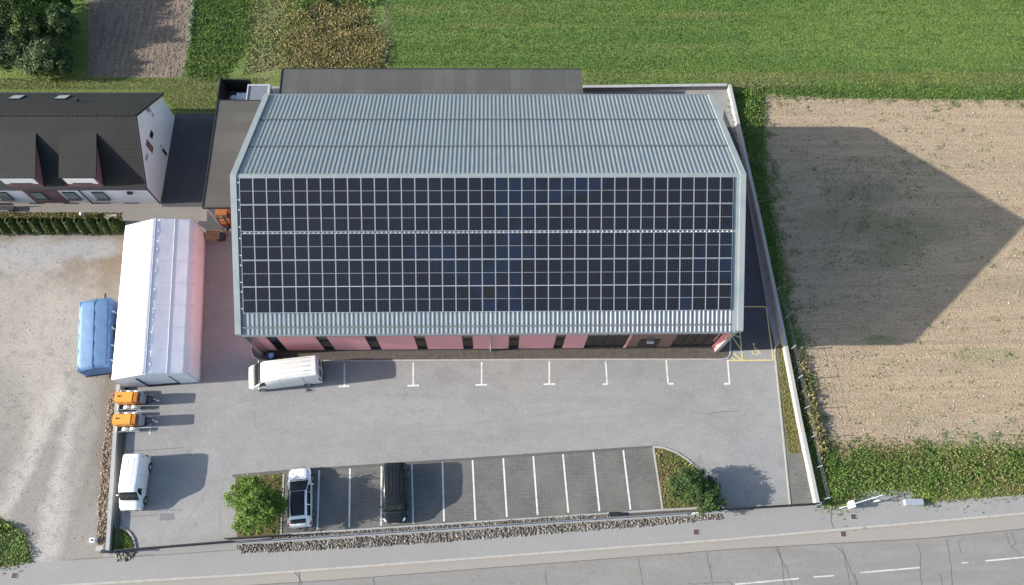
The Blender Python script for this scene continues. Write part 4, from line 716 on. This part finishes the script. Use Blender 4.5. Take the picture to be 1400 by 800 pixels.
# ================================================================== BLUE TARPAULIN TRAILER
def rzof(a, b): return math.atan2(b[1]-a[1], b[0]-a[0])
a_, b_ = at(103, 505, 2.35), at(107, 409, 2.35); rz_ = rzof(a_, b_)-math.pi/2
c_ = (at(103, 505, 2.35)+at(154, 409, 2.35))/2
bt = thing('tarpaulin_trailer', 'blue tarpaulin covered trailer standing left of the white tent', 'trailer', (c_.x-.05, c_.y+.0, .005), rz_)
bw, bl_ = 1.28, 3.05; m = MB(); g = []
for j in range(15):
    y = -bl_+2*bl_*j/14; row = []; e_ = 0 if j in (0, 14) else 1
    for i in range(9):
        u = -1+2*i/8; z = 2.42-.16*abs(u)**1.5-.02*math.sin(j*2.1+i)-(.06 if e_ == 0 else 0); row.append(m.bm.verts.new((u*bw, y*(1-.012*abs(u)**4), z)))
    g.append(row)
for j in range(14):
    for i in range(8): m.bm.faces.new([g[j][i], g[j][i+1], g[j+1][i+1], g[j+1][i]])
o = m.build('tarpaulin_roof', M['blue_tarp'], bt, smooth=50); md = o.modifiers.new('t', 'SOLIDIFY'); md.thickness = .03
MB().box(-bw, bw, -bl_, bl_, .75, 2.27).build('tarpaulin_sides', M['blue_tarp_dark'], bt, bevel=.05)
MB().tube((0, -bl_-.02, 2.43), (0, bl_+.02, 2.43), .022, 6).build('ridge_seam', M['blue_tarp_dark'], bt)
MB().box(-bw-.03, bw+.03, -bl_-.05, bl_+.05, .6, .75).box(-.06, .06, bl_, bl_+1.2, .5, .6).build('chassis', M['plastic_dark'], bt)
for yy in (-.6, .3):
    for xx in (-bw+.05, bw-.05): MB().tube((xx-.1, yy, .34), (xx+.1, yy, .34), .34, 20).build('wheel', M['rubber'], bt)
for yy in (-2.4, -1.1, .4, 1.9): MB().box(bw, bw+.10, yy-.04, yy+.04, .8, 2.1).build('side_strap', M['frame_white'], bt)
MB().box(bw-.02, bw+.05, -1.9, -.9, .9, 1.6).box(bw-.02, bw+.05, -.2, .8, .9, 1.6).build('side_net', M['plastic_dark'], bt)
for xx in (-.9, .9): MB().box(xx-.12, xx+.12, -bl_-.08, -bl_-.01, .62, .74).build('tail_light', M['lamp_red'], bt)
# ================================================================== ORANGE TOWED MACHINES
def machine():
    t = thing('towed_compressor', '', 'trailer', (0, 0, 0), 0, 'orange towable machines in front of the tent')
    MB().box(-.85, .65, -.43, .43, .55, 1.62).build('housing', M['orange'], t, bevel=.07)
    MB().box(.655, 1.02, -.42, .42, .55, 1.58).build('grille', M['orange_dark'], t, bevel=.03)
    m = MB()
    for i in range(5): m.box(.70+i*.06, .725+i*.06, -.36, .36, 1.582, 1.60)
    m.build('louvre', M['orange'], t)
    MB().tube((-.5, .05, 1.6), (-.5, .05, 1.72), .06, 10).build('exhaust', M['plastic_dark'], t)
    m = MB(); m.box(.4, .46, .435, .44, .7, 1.5); MB().box(1.025, 1.32, -.38, .38, .62, 1.30).build('control_box', M['steel'], t, bevel=.03)
    MB().box(-.95, 1.35, -.40, .40, .42, .54).build('chassis', M['plastic_dark'], t)
    MB().tube((1.35, -.3, .48), (2.0, 0, .48), .04).tube((1.35, .3, .48), (2.0, 0, .48), .04).build('drawbar', M['plastic_dark'], t)
    MB().tube((2.0, 0, .1), (2.0, 0, .8), .04).tube((2.05, -.06, .12), (2.05, .06, .12), .11, 14).build('jockey_wheel', M['frame_white'], t)
    for s in (-1, 1):
        for xx in (-.18, .42): 
            wl_ = MB().tube((xx, s*.62-.09, .3), (xx, s*.62+.09, .3), .30, 20).build('wheel', M['rubber'], t); MB().tube((xx, s*.62-.095, .3), (xx, s*.62+.095, .3), .16, 12).build('rim', M['frame_white'], wl_)
        mg = MB()
        for xx in (-.18, .42):
            for k in range(6):
                a0, a1 = math.pi*k/6, math.pi*(k+1)/6; p = [(xx+r*math.cos(a), .3+r*math.sin(a)) for a, r in ((a0, .34), (a1, .34), (a1, .37), (a0, .37))]
                v0 = [mg.bm.verts.new((q[0], s*.62-.12, q[1])) for q in p]; v1 = [mg.bm.verts.new((q[0], s*.62+.12, q[1])) for q in p]
                for i in range(4): mg.bm.faces.new([v0[i], v0[(i+1) % 4], v1[(i+1) % 4], v1[i]])
                mg.bm.faces.new(v0); mg.bm.faces.new(v1[::-1])
        mg.build('mudguard', M['frame_white'], t)
        MB().box(-.95, .95, s*.8-.02, s*.8+.02, .40, .46).build('side_rail', M['steel'], t)
    MB().box(-.98, -.92, -.85, .85, .40, .5).build('rear_bar', M['frame_white'], t)
    return t
mc = machine(); mc['label'] = 'orange towable machine nearest the white tent front'; mc.location = (-29.85, 14.55, .01)
c2 = copy_tree(mc); c2['label'] = 'orange towable machine farther from the tent, next to the painted line'; c2.location = (-29.7, 12.75, .01); c2.rotation_euler.z = math.radians(1.5)
# ================================================================== VEHICLES
def vehicle(name, label, cat, loc, rz, st, paint, side_glass, roofglass=None, ws=(3, 4), rear=None, wheels=(1.4, -1.4), wr=.32, rails=False, zlow=.26, ribs=0, hl=None, mirror=None, seams=(), tail=None, glassm='car_glass'):
    """st: stations front to rear (x, w, zb, wt, zt). Ring: 15 points sill-left .. roof centre .. sill-right"""
    t = thing(name, label, cat, loc, rz)
    def ring(s):
        x, w, zb, wt, zt = s
        h = [(w*.95, zlow), (w, zlow+.16), (w*1.0, (zlow+zb)/2+.08), (w*.985, zb), (wt+(w*.985-wt)*.07, zt-.075), (wt-.06, zt-.012), (wt*.55, zt+.02), (0, zt+.03)]
        return [Vector((x, y, z)) for y, z in h]+[Vector((x, -y, z)) for y, z in h[-2::-1]]
    R_ = [ring(s) for s in st]; ns = len(st)
    def S(u, v):
        i = min(int(u), ns-2); fu = u-i; j = min(int(v), 13); fv = v-j
        return (R_[i][j]*(1-fu)+R_[i+1][j]*fu)*(1-fv)+(R_[i][j+1]*(1-fu)+R_[i+1][j+1]*fu)*fv
    m = MB(); g = [[m.bm.verts.new(p) for p in r] for r in R_]
    for i in range(ns-1):
        for j in range(14): m.bm.faces.new([g[i][j], g[i][j+1], g[i+1][j+1], g[i+1][j]])
        m.bm.faces.new([g[i][14], g[i][0], g[i+1][0], g[i+1][14]])
    m.bm.faces.new(g[0]); m.bm.faces.new(g[-1][::-1]); m.build('body', M[paint], t, smooth=40)
    def grid(u0, u1): 
        a = [u0]+[k for k in range(int(u0)+1, int(math.ceil(u1)))]+[u1]; out = []
        for p, q in zip(a, a[1:]): out += [p+(q-p)*k/3 for k in range(3)]
        return out+[u1]
    def patch(nm, u0, u1, v0, v1, mm, d=.010, par=t):
        m = MB(); us, vs_ = grid(u0, u1), grid(v0, v1); G = []
        for u in us:
            row = []
            for v in vs_:
                e = .02; p = S(u, v); du = S(min(u+e, ns-1), v)-S(max(u-e, 0), v); dv = S(u, min(v+e, 14))-S(u, max(v-e, 0)); n = du.cross(dv)
                n = n.normalized() if n.length > 1e-9 else Vector((0, 0, 1)); c = p-Vector((p.x, 0, .7))
                if n.dot(c) < 0: n = -n
                row.append(m.bm.verts.new(p+n*d))
            G.append(row)
        for i in range(len(us)-1):
            for j in range(len(vs_)-1): m.bm.faces.new([G[i][j], G[i+1][j], G[i+1][j+1], G[i][j+1]])
        o = m.build(nm, M[mm], par, smooth=40); md = o.modifiers.new('t', 'SOLIDIFY'); md.thickness = .008; md.offset = 0; return o
    patch('windscreen', ws[0]+.06, ws[1]-.04, 4.25, 9.75, glassm)
    if roofglass: patch('glass_roof', roofglass[0], roofglass[1], 5.15, 8.85, glassm)
    if rear: patch('rear_window', rear[0], rear[1], 4.5, 9.5, glassm)
    for (u0, u1) in side_glass:
        patch('side_window', u0, u1, 3.12, 3.86, glassm); patch('side_window', u0, u1, 10.14, 10.88, glassm)
    for (u, v0, v1) in seams:
        patch('door_seam', u-.006, u+.006, v0, v1, 'plastic_dark', .004); patch('door_seam', u-.006, u+.006, 14-v1, 14-v0, 'plastic_dark', .004)
    if ribs:
        for k in range(ribs):
            v = 5.3+(8.7-5.3)*k/(ribs-1); patch('roof_rib', ws[1]+1.1, ns-2.15, v-.035, v+.035, paint, .016)
    if hl:
        for v0, v1 in ((3.1, 4.5), (9.5, 10.9)): patch('headlight', hl[0], hl[1], v0, v1, 'lamp_lens', .012)
    if tail:
        for v0, v1 in ((2.2, 3.4), (10.6, 11.8)): patch('tail_light', tail[0], tail[1], v0, v1, 'lamp_red', .012)
    f, r = st[0][0], st[-1][0]; wf = st[0][1]
    MB().box(f-.02, f+.035, -wf*.85, wf*.85, zlow+.02, zlow+.30).build('front_bumper', M['plastic_dark'], t, bevel=.012)
    MB().box(r-.05, r+.02, -st[-1][1]*.92, st[-1][1]*.92, zlow+.02, zlow+.26).build('rear_bumper', M['plastic_dark'] if paint != 'car_white' else M['car_white'], t, bevel=.012)
    MB().box(f+.036, f+.045, -.26, .26, zlow+.10, zlow+.21).build('number_plate', M['frame_white'], t); MB().box(r-.032, r-.021, -.26, .26, zlow+.3, zlow+.41).build('number_plate', M['frame_white'], t)
    patch('grille', .15, .8, 5.2, 8.8, 'plastic_dark', .006)
    patch('bonnet_seam', ws[0]-.10, ws[0]-.03, 4.3, 9.7, 'plastic_dark', .005)
    if len(side_glass) == 1:
        for yy in (-.42, .42): MB().box(r-.03, r-.004, yy-.3, yy+.3, 1.25, 1.7).build('rear_window', M['car_glass'], t)
    W = max(s[1] for s in st)
    for x in wheels:
        for s in (-1, 1):
            MB().tube((x, s*(W-.25), wr), (x, s*(W+.004), wr), wr+.06, 24).build('wheel_arch', M['plastic_dark'], t)
            o = MB().tube((x, s*(W-.2), wr), (x, s*(W+.02), wr), wr, 24).build('wheel', M['rubber'], t, smooth=35); MB().tube((x, s*(W), wr), (x, s*(W+.03), wr), wr*.62, 16).build('rim', M['steel'], o)
    mx, mz = mirror
    for s in (-1, 1):
        o = MB().box(mx-.06, mx+.06, s*(W+.13)-.10, s*(W+.13)+.10, mz-.07, mz+.09).build('mirror', M[paint if paint != 'car_black' else 'car_black'], t, bevel=.03); MB().box(mx-.02, mx+.02, min(s*(W-.12), s*(W+.05)), max(s*(W-.12), s*(W+.05)), mz-.05, mz-.01).build('mirror_arm', M['plastic_dark'], o)
    for s in (-.3, .25):
        p, q = S(ws[0]+.05, 7+s*4), S(ws[0]+.5, 7+s*2-.6); up_ = Vector((.0, 0, .035)); MB().tube(p+up_, q+up_, .010, 5).build('wiper', M['plastic_dark'], t)
    if rails:
        for v in (5.0, 9.0):
            a, b = S(ws[1]+.4, v), S(ns-2.3, v); MB().tube(a+Vector((0, 0, .05)), b+Vector((0, 0, .05)), .022, 8).build('roof_rail', M['alu'], t)
    return t
pv = vehicle('panel_van', 'white panel van parked by the low wall, windscreen towards the road', 'van', (*((at(206, 628)+at(206, 700))/2+Vector((-.98, .12, 0))).xy, .011), math.radians(-89.5),
        [(2.24, .62, .62, .50, .66), (2.24, .80, .78, .66, .84), (2.0, .89, .92, .76, 1.0), (1.52, .93, 1.04, .80, 1.16), (.86, .94, 1.12, .74, 1.80), (.55, .94, 1.12, .75, 1.91), (-.8, .94, 1.12, .76, 1.94), (-2.1, .93, 1.12, .76, 1.92), (-2.26, .91, 1.08, .73, 1.80)],
        'car_white', [(3.65, 4.9)], ws=(3, 4), wheels=(1.45, -1.35), mirror=(1.05, 1.15), seams=((5.0, 1.2, 4), (5.8, 1.2, 4), (6.95, 1.2, 4)), hl=(.9, 2.1), ribs=4, tail=(7.2, 7.95))
pv.scale = (.93, .93, .95)
p0, p1 = at(350, 538), at(441, 527); hd = rzof(p1, p0)
cen = (p0+p1)/2+Vector((math.cos(hd-math.pi/2), math.sin(hd-math.pi/2), 0))*1.0
vehicle('delivery_van', 'long white delivery van parked along the pink warehouse front', 'van', (cen.x-.1, cen.y+.1, .011), hd,
        [(3.0, .70, .80, .58, .86), (2.92, .90, 1.0, .76, 1.08), (2.7, .98, 1.15, .84, 1.24), (2.50, 1.0, 1.2, .88, 1.34), (1.62, 1.02, 1.38, .82, 2.22), (1.30, 1.02, 1.40, .84, 2.42), (0, 1.02, 1.4, .85, 2.45), (-2.82, 1.02, 1.4, .85, 2.42), (-2.98, 1.0, 1.35, .80, 2.26)],
        'van_white', [(3.5, 4.75)], ws=(3, 4), wheels=(1.95, -1.75), wr=.34, mirror=(2.0, 1.45), seams=((4.9, 1.2, 4), (5.9, 1.2, 4), (6.6, 1.2, 4)), hl=(.9, 1.9), ribs=5, tail=(7.2, 7.95))
p0, p1 = at(429, 718), at(427.5, 644); cen = (p0+p1)/2+Vector((-.92, 0, 0))
vehicle('station_wagon', 'white estate car with black glass roof beside the green tree', 'car', (cen.x+.03, cen.y+.0, .014), rzof(p0, p1)+math.radians(-.5),
        [(2.26, .50, .50, .40, .54), (2.20, .70, .64, .58, .69), (2.0, .84, .74, .70, .80), (1.25, .92, .86, .74, .96), (.42, .93, .93, .64, 1.40), (.05, .93, .94, .64, 1.47), (-.9, .93, .95, .64, 1.48), (-1.7, .92, .95, .62, 1.43), (-2.08, .89, .93, .60, 1.12), (-2.26, .84, .80, .60, .86)],
        'car_white', [(3.55, 4.4), (4.5, 5.75), (5.85, 6.8)], ws=(3, 4.1), roofglass=(4.14, 6.75), rear=(7.12, 7.9), wheels=(1.36, -1.36), wr=.33, mirror=(.85, 1.0), seams=((4.45, 1.2, 3.1), (5.8, 1.2, 3.1)), hl=(.9, 2.2), rails=True, tail=(7.6, 8.5), zlow=.24)
p0, p1 = at(557, 640), at(557, 713); cen = (p0+p1)/2+Vector((-1.05, .05, 0))
vehicle('black_minivan', 'black minivan with bright headlights parked in the paved bays', 'van', (cen.x+.15, cen.y+.02, .014), rzof(p0, p1)+math.radians(-.5),
        [(2.28, .56, .58, .46, .62), (2.21, .76, .74, .62, .80), (2.0, .88, .88, .74, .95), (1.5, .94, 1.02, .80, 1.14), (.85, .95, 1.12, .74, 1.68), (.45, .95, 1.14, .75, 1.80), (-.8, .95, 1.14, .76, 1.83), (-2.0, .94, 1.14, .76, 1.81), (-2.2, .92, 1.08, .72, 1.68)],
        'car_black', [(3.6, 4.9), (5.05, 6.0), (6.1, 6.9)], ws=(3, 4), wheels=(1.55, -1.45), wr=.33, mirror=(1.1, 1.15), seams=((5.0, 1.2, 3.1), (6.05, 1.2, 3.1)), hl=(.95, 2.1), ribs=6, tail=(7.2, 7.95))
# ================================================================== WALLS, FENCES, GATES
w1, w2 = at(995, 121), at(1114, 689)
t = thing('boundary_wall', 'long pale concrete boundary wall between the yard and the brown field', 'wall', (w1.x, w1.y, 0))
q1 = (w1.x-.0, w1.y-.1); m = MB(); off_ = Vector((w1.x, w1.y))
L2 = lambda pts: [(p[0]-w1.x, p[1]-w1.y) for p in pts]
wp = L2([w1, at(1035, 300), at(1066, 450), at(1090, 575), w2]); MB().line(wp, .24, 0, .62).build('wall', M['concrete'], t); MB().line(wp, .30, .62, .68).build('coping', M['concrete'], t)
bp = L2([at(796, 124), at(994, 121.5)]); MB().line([bp[0], (bp[1][0]-.2, bp[1][1])], .24, 0, .623).build('rear_wall', M['path'], t); MB().line([bp[0], (bp[1][0]-.22, bp[1][1])], .30, .623, .675).build('rear_coping', M['kerb_grey'], t)
t = thing('wire_fence', 'thin wire fence on posts behind the pale boundary wall', 'fence', (w2.x, w2.y, 0)); dd = []
for u, v in ((1054, 400), (1066, 438), (1075, 479), (1084, 519), (1093, 560), (1102, 599), (1110, 640), (1120, 683)):
    p = at(u+1, v)+Vector((.22, 0, 0)); l = p-Vector((w2.x, w2.y, 0)); MB().tube((l.x, l.y, 0), (l.x, l.y, 1.5), .035, 6).build('post', M['steel'], t); dd.append(l)
m = MB()
for z in (.95, 1.2, 1.45):
    for a, b in zip(dd, dd[1:]): m.tube((a.x, a.y, z), (b.x, b.y, z), .006, 4)
m.build('wire', M['steel'], t)
a, b = at(165, 528), at(150.5, 757); t = thing('low_wall', 'low grey concrete wall along the gravel yard behind the parked white van', 'wall', (b.x, b.y, 0), rzof(b, a))
Lw = math.dist(a, b); MB().box(0, Lw, -.12, .12, 0, .44).build('wall', M['kerb_grey'], t); MB().box(-.02, Lw+.02, -.15, .15, .44, .50).build('coping', M['kerb_grey'], t)
MB().box(0, Lw, -.62, -.42, 0, .16).build('footing', M['soil_dark'], t)
def fence(name, label, A, B, h, mm, spacing, cat='fence', panel=True, base=True, th=.05, parts='rail'):
    a, b = at(*A), at(*B); L_ = math.dist(a, b); t = thing(name, label, cat, (a.x, a.y, .01), rzof(a, b)); n = max(1, round(L_/spacing))
    MB().box(0, L_, -th/2, th/2, h-.06, h).box(0, L_, -th/2, th/2, .12, .18).build(parts, M[mm], t)
    for i in range(n+1): x = L_*i/n; MB().box(x-.03, x+.03, -.032, .032, 0, h+.02).build('post', M[mm], t)
    m = MB(); k = int(L_/.12)
    for i in range(k): x = L_*(i+.5)/k; m.box(x-.011, x+.011, -.011, .011, .18, h-.06)
    m.build('bars', M[mm], t)
    if base: MB().box(0, L_, -.1, .1, -.01, .08).build('base', M['kerb_grey'], t)
    return t
fence('sliding_gate', 'closed dark sliding gate across the left yard entrance', (163, 753.5), (322, 740.5), 1.15, 'black_steel', 2.4, 'gate', base=False, th=.09)
fence('gate_tail', 'dark end section of sliding gate beside the green tree', (314, 737.5), (402, 732), 1.15, 'black_steel', 1.8, 'gate', base=False, th=.09)
fence('panel_fence', 'long grey blue bar fence between two strips of rubble stones', (330, 742), (940, 702.5), .95, 'blue_steel', 2.5)
fence('yard_gate', 'closed dark sliding gate at the right yard entrance', (975, 698.5), (1121, 689.5), 1.15, 'black_steel', 2.2, 'gate', base=False, th=.10)
fence('white_fence_end', 'short white rail at the fence end below the dark green shrub', (946, 702.5), (990, 699.2), .9, 'frame_white', 1.2)
for u, v, lab in ((1116, 690, 'grey gate post at the end of the boundary wall'), (152, 755, 'grey gate post at the corner of the low wall')):
    p = at(u, v); t = thing('gate_post', lab, 'gate post', (p.x, p.y, 0)); MB().box(-.1, .1, -.1, .1, 0, 1.35).build('post', M['blue_steel'], t, bevel=.01); MB().box(-.13, .13, -.13, .13, 1.35, 1.4).build('cap', M['black_steel'], t)
# barrier by the field entrance
p = at(1160, 690); t = thing('barrier', 'white barrier arm on a white pedestal by the field entrance', 'barrier', (p.x, p.y, .01), math.radians(12))
MB().box(-.15, .15, -.3, .25, 0, .9).build('pedestal', M['frame_white'], t, bevel=.03); MB().tube((-1.2, -.1, .9), (2.5, .1, 1.02), .035, 8).build('arm', M['frame_white'], t)
p = at(1194, 686); t = thing('rest_post', 'small white post holding the end of the barrier arm', 'post', (p.x, p.y, .01)); MB().tube((0, 0, 0), (0, 0, .85), .05).box(-.12, .12, -.05, .05, .85, .92).build('post', M['frame_white'], t)
p = at(1247, 687); t = thing('concrete_block', 'grey blue concrete block by the roadside weeds', 'block', (p.x, p.y, .01)); MB().box(-.75, .75, -.25, .25, 0, .4).build('block', M['steel'], t, bevel=.03)
# small yard objects
t = tag(None or MB().tube((0, 0, 0), (0, 0, .7), .22, 18).tube((0, 0, .7), (0, 0, .73), .235, 18).tube((0, 0, .3), (0, 0, .34), .228, 18).build('barrel', M['blue_plastic'], smooth=30), 'blue plastic barrel in the dark corner bed of the warehouse', 'barrel'); t.location = (*at(374, 489).xy, .035)
p = at(130, 739); t = thing('cable_cabinet', 'small white box with dark opening on the gravel near the low wall', 'cabinet', (p.x, p.y, 0)); MB().box(-.2, .2, -.17, .17, 0, .5).build('cabinet', M['frame_white'], t, bevel=.02); MB().tube((0, 0, .5), (0, 0, .52), .09, 10).build('cap', M['plastic_dark'], t)
p = at(139, 750); t = tag(MB().box(-.3, .3, -.2, .2, 0, .35).build('stone_block', M['concrete'], bevel=.03), 'pale concrete block at the foot of the low wall', 'block'); t.location = (p.x, p.y, 0)
for u, v, lab, z in ((952, 727.5, 'rusty square drain grate in the sidewalk below the dark green shrub', .0), (1167, 706.5, 'rusty square drain grate in the sidewalk below the white barrier', .0), (1154, 730, 'dark drain grate in the gutter beside the kerb', -.11), (20, 787, 'rusty square drain grate in the sidewalk at the left corner', .0)):
    p = at(u, v); t = thing('drain_grate', lab, 'drain grate', (p.x, p.y, z+.008)); m = MB()
    m.box(-.27, .27, -.25, -.2, 0, .012).box(-.27, .27, .2, .25, 0, .012).box(-.27, -.22, -.2, .2, 0, .012).box(.22, .27, -.2, .2, 0, .012)
    m.build('frame', M['kerb_grey'], t); m = MB()
    for i in range(7): m.box(-.22+i*.063, -.18+i*.063, -.2, .2, 0, .0105)
    m.build('bars', M['grate'], t); MB().box(-.22, .22, -.2, .2, 0, .0055).build('pit', M['grate'], t)
# low planter curb things: small stub near right bed: cabinet
p = at(840, 703); t = tag(MB().box(-.45, .45, -.14, .14, 0, .3).build('cable_box', M['black_steel'], bevel=.02), 'low black box on the rubble strip by the bar fence', 'box'); t.location = (p.x, p.y, .02)
# ================================================================== TREES
p = at(362, 694)
tree('deciduous_tree', 'bright green leafy tree in the bed left of the white estate car', 'tree', p.x, p.y, 3.5, 2.1, 'leaf_bright', 21000, .13, nb=16, seed=3)
p = at(938, 664); tree('shrub', 'dark green shrub touching the curved kerb of the right bed', 'shrub', p.x, p.y, 2.3, 1.55, 'leaf_dark', 12000, .115, nb=13, seed=5, trunk=.06, low=.1, group='dark green shrubs at the end of the paved bays')
p = at(962, 681); tree('shrub', 'dark green shrub nearest the right gate', 'shrub', p.x, p.y, 2.0, 1.35, 'leaf_dark', 10000, .115, nb=12, seed=8, trunk=.06, low=.1, group='dark green shrubs at the end of the paved bays')
tl = [(10, 20, 5.5, 3.0, 'leaf_deep', 'dark green garden tree in the far left corner'), (52, 8, 5.2, 2.6, 'leaf_bright', 'pale green garden tree rising highest beside the soil plot'), (85, 35, 4.6, 1.6, 'leaf_dark', 'slim dark green tree at the inner edge of the garden, casting shade on the soil'),
      (20, 70, 3.8, 2.5, 'leaf_bluish', 'bluish green bushy tree left of the lawn edge'), (62, 78, 3.6, 2.1, 'leaf_bluish', 'bluish green rounded bush by the lawn, near the dark soil plot'), (-20, 45, 5, 3, 'leaf_dark', 'dark green garden tree cut by the left picture edge'), (85, -12, 4.6, 1.8, 'leaf_dark', 'dark green tree at the top edge beside the soil plot'), (40, 45, 4.6, 1.9, 'leaf_deep', 'mid green tree between the pale green tree and the bluish bushes')]
for i, (u, v, h, r, mm, lab) in enumerate(tl):
    h *= .84; p = at(u, v, h*.5); tree('garden_tree', lab, 'tree', p.x, p.y, h, r, mm, int(5200*r), .16, group='trees in the garden at the left', nb=14, seed=20+i, low=.15)
for i, (u, v) in enumerate(((92, 10), (92, 50), (94, 78), (93, 96))):
    p = at(u, v, 1); tree('garden_shrub', ['small shrub at the top edge in the garden tree line', 'small shrub second from the top in the garden tree line', 'small shrub third from the top in the garden tree line', 'small shrub nearest the lawn in the garden tree line'][i], 'shrub', p.x, p.y, 2.6, .8, 'leaf_dark', 2300, .13, group='small shrubs along the garden edge', nb=7, seed=60+i, trunk=.05, low=.1)
# conifer hedge
for i in range(14):
    u = 158-i*15.4; p = at(u, 307.5, .8); t = thing('hedge_conifer', '', 'conifer', (p.x, p.y, 0), 0, 'clipped conifers in the hedge below the white house')
    ordn = ['first', 'second', 'third', 'fourth', 'fifth', 'sixth', 'seventh', 'eighth', 'ninth', 'tenth', 'eleventh', 'twelfth', 'thirteenth', 'fourteenth'][i]
    t['label'] = 'clipped green conifer, %s of the hedge counted from its tent end' % ordn
    n = 1700; h_ = 1.75+random.uniform(-.12, .12); zz = rng.random(n)**.8*h_; a_ = rng.random(n)*6.283; fr = np.clip(1.15-zz/h_*.75, .15, 1); rad_ = .60*fr*(.75+.25*rng.random(n))*(1+.1*np.sin(a_*5+i))
    D = np.column_stack([np.cos(a_), np.sin(a_), np.full(n, .25)]); leaves('foliage', np.column_stack([np.cos(a_)*rad_, np.sin(a_)*rad_*1.15, zz+.08]), .15, M['hedge_leaf'], t, up=.15, out=D*1.2)
    MB().tube((0, 0, 0), (0, 0, h_*.8), .05, 6, .02).build('stem', M['bark'], t)
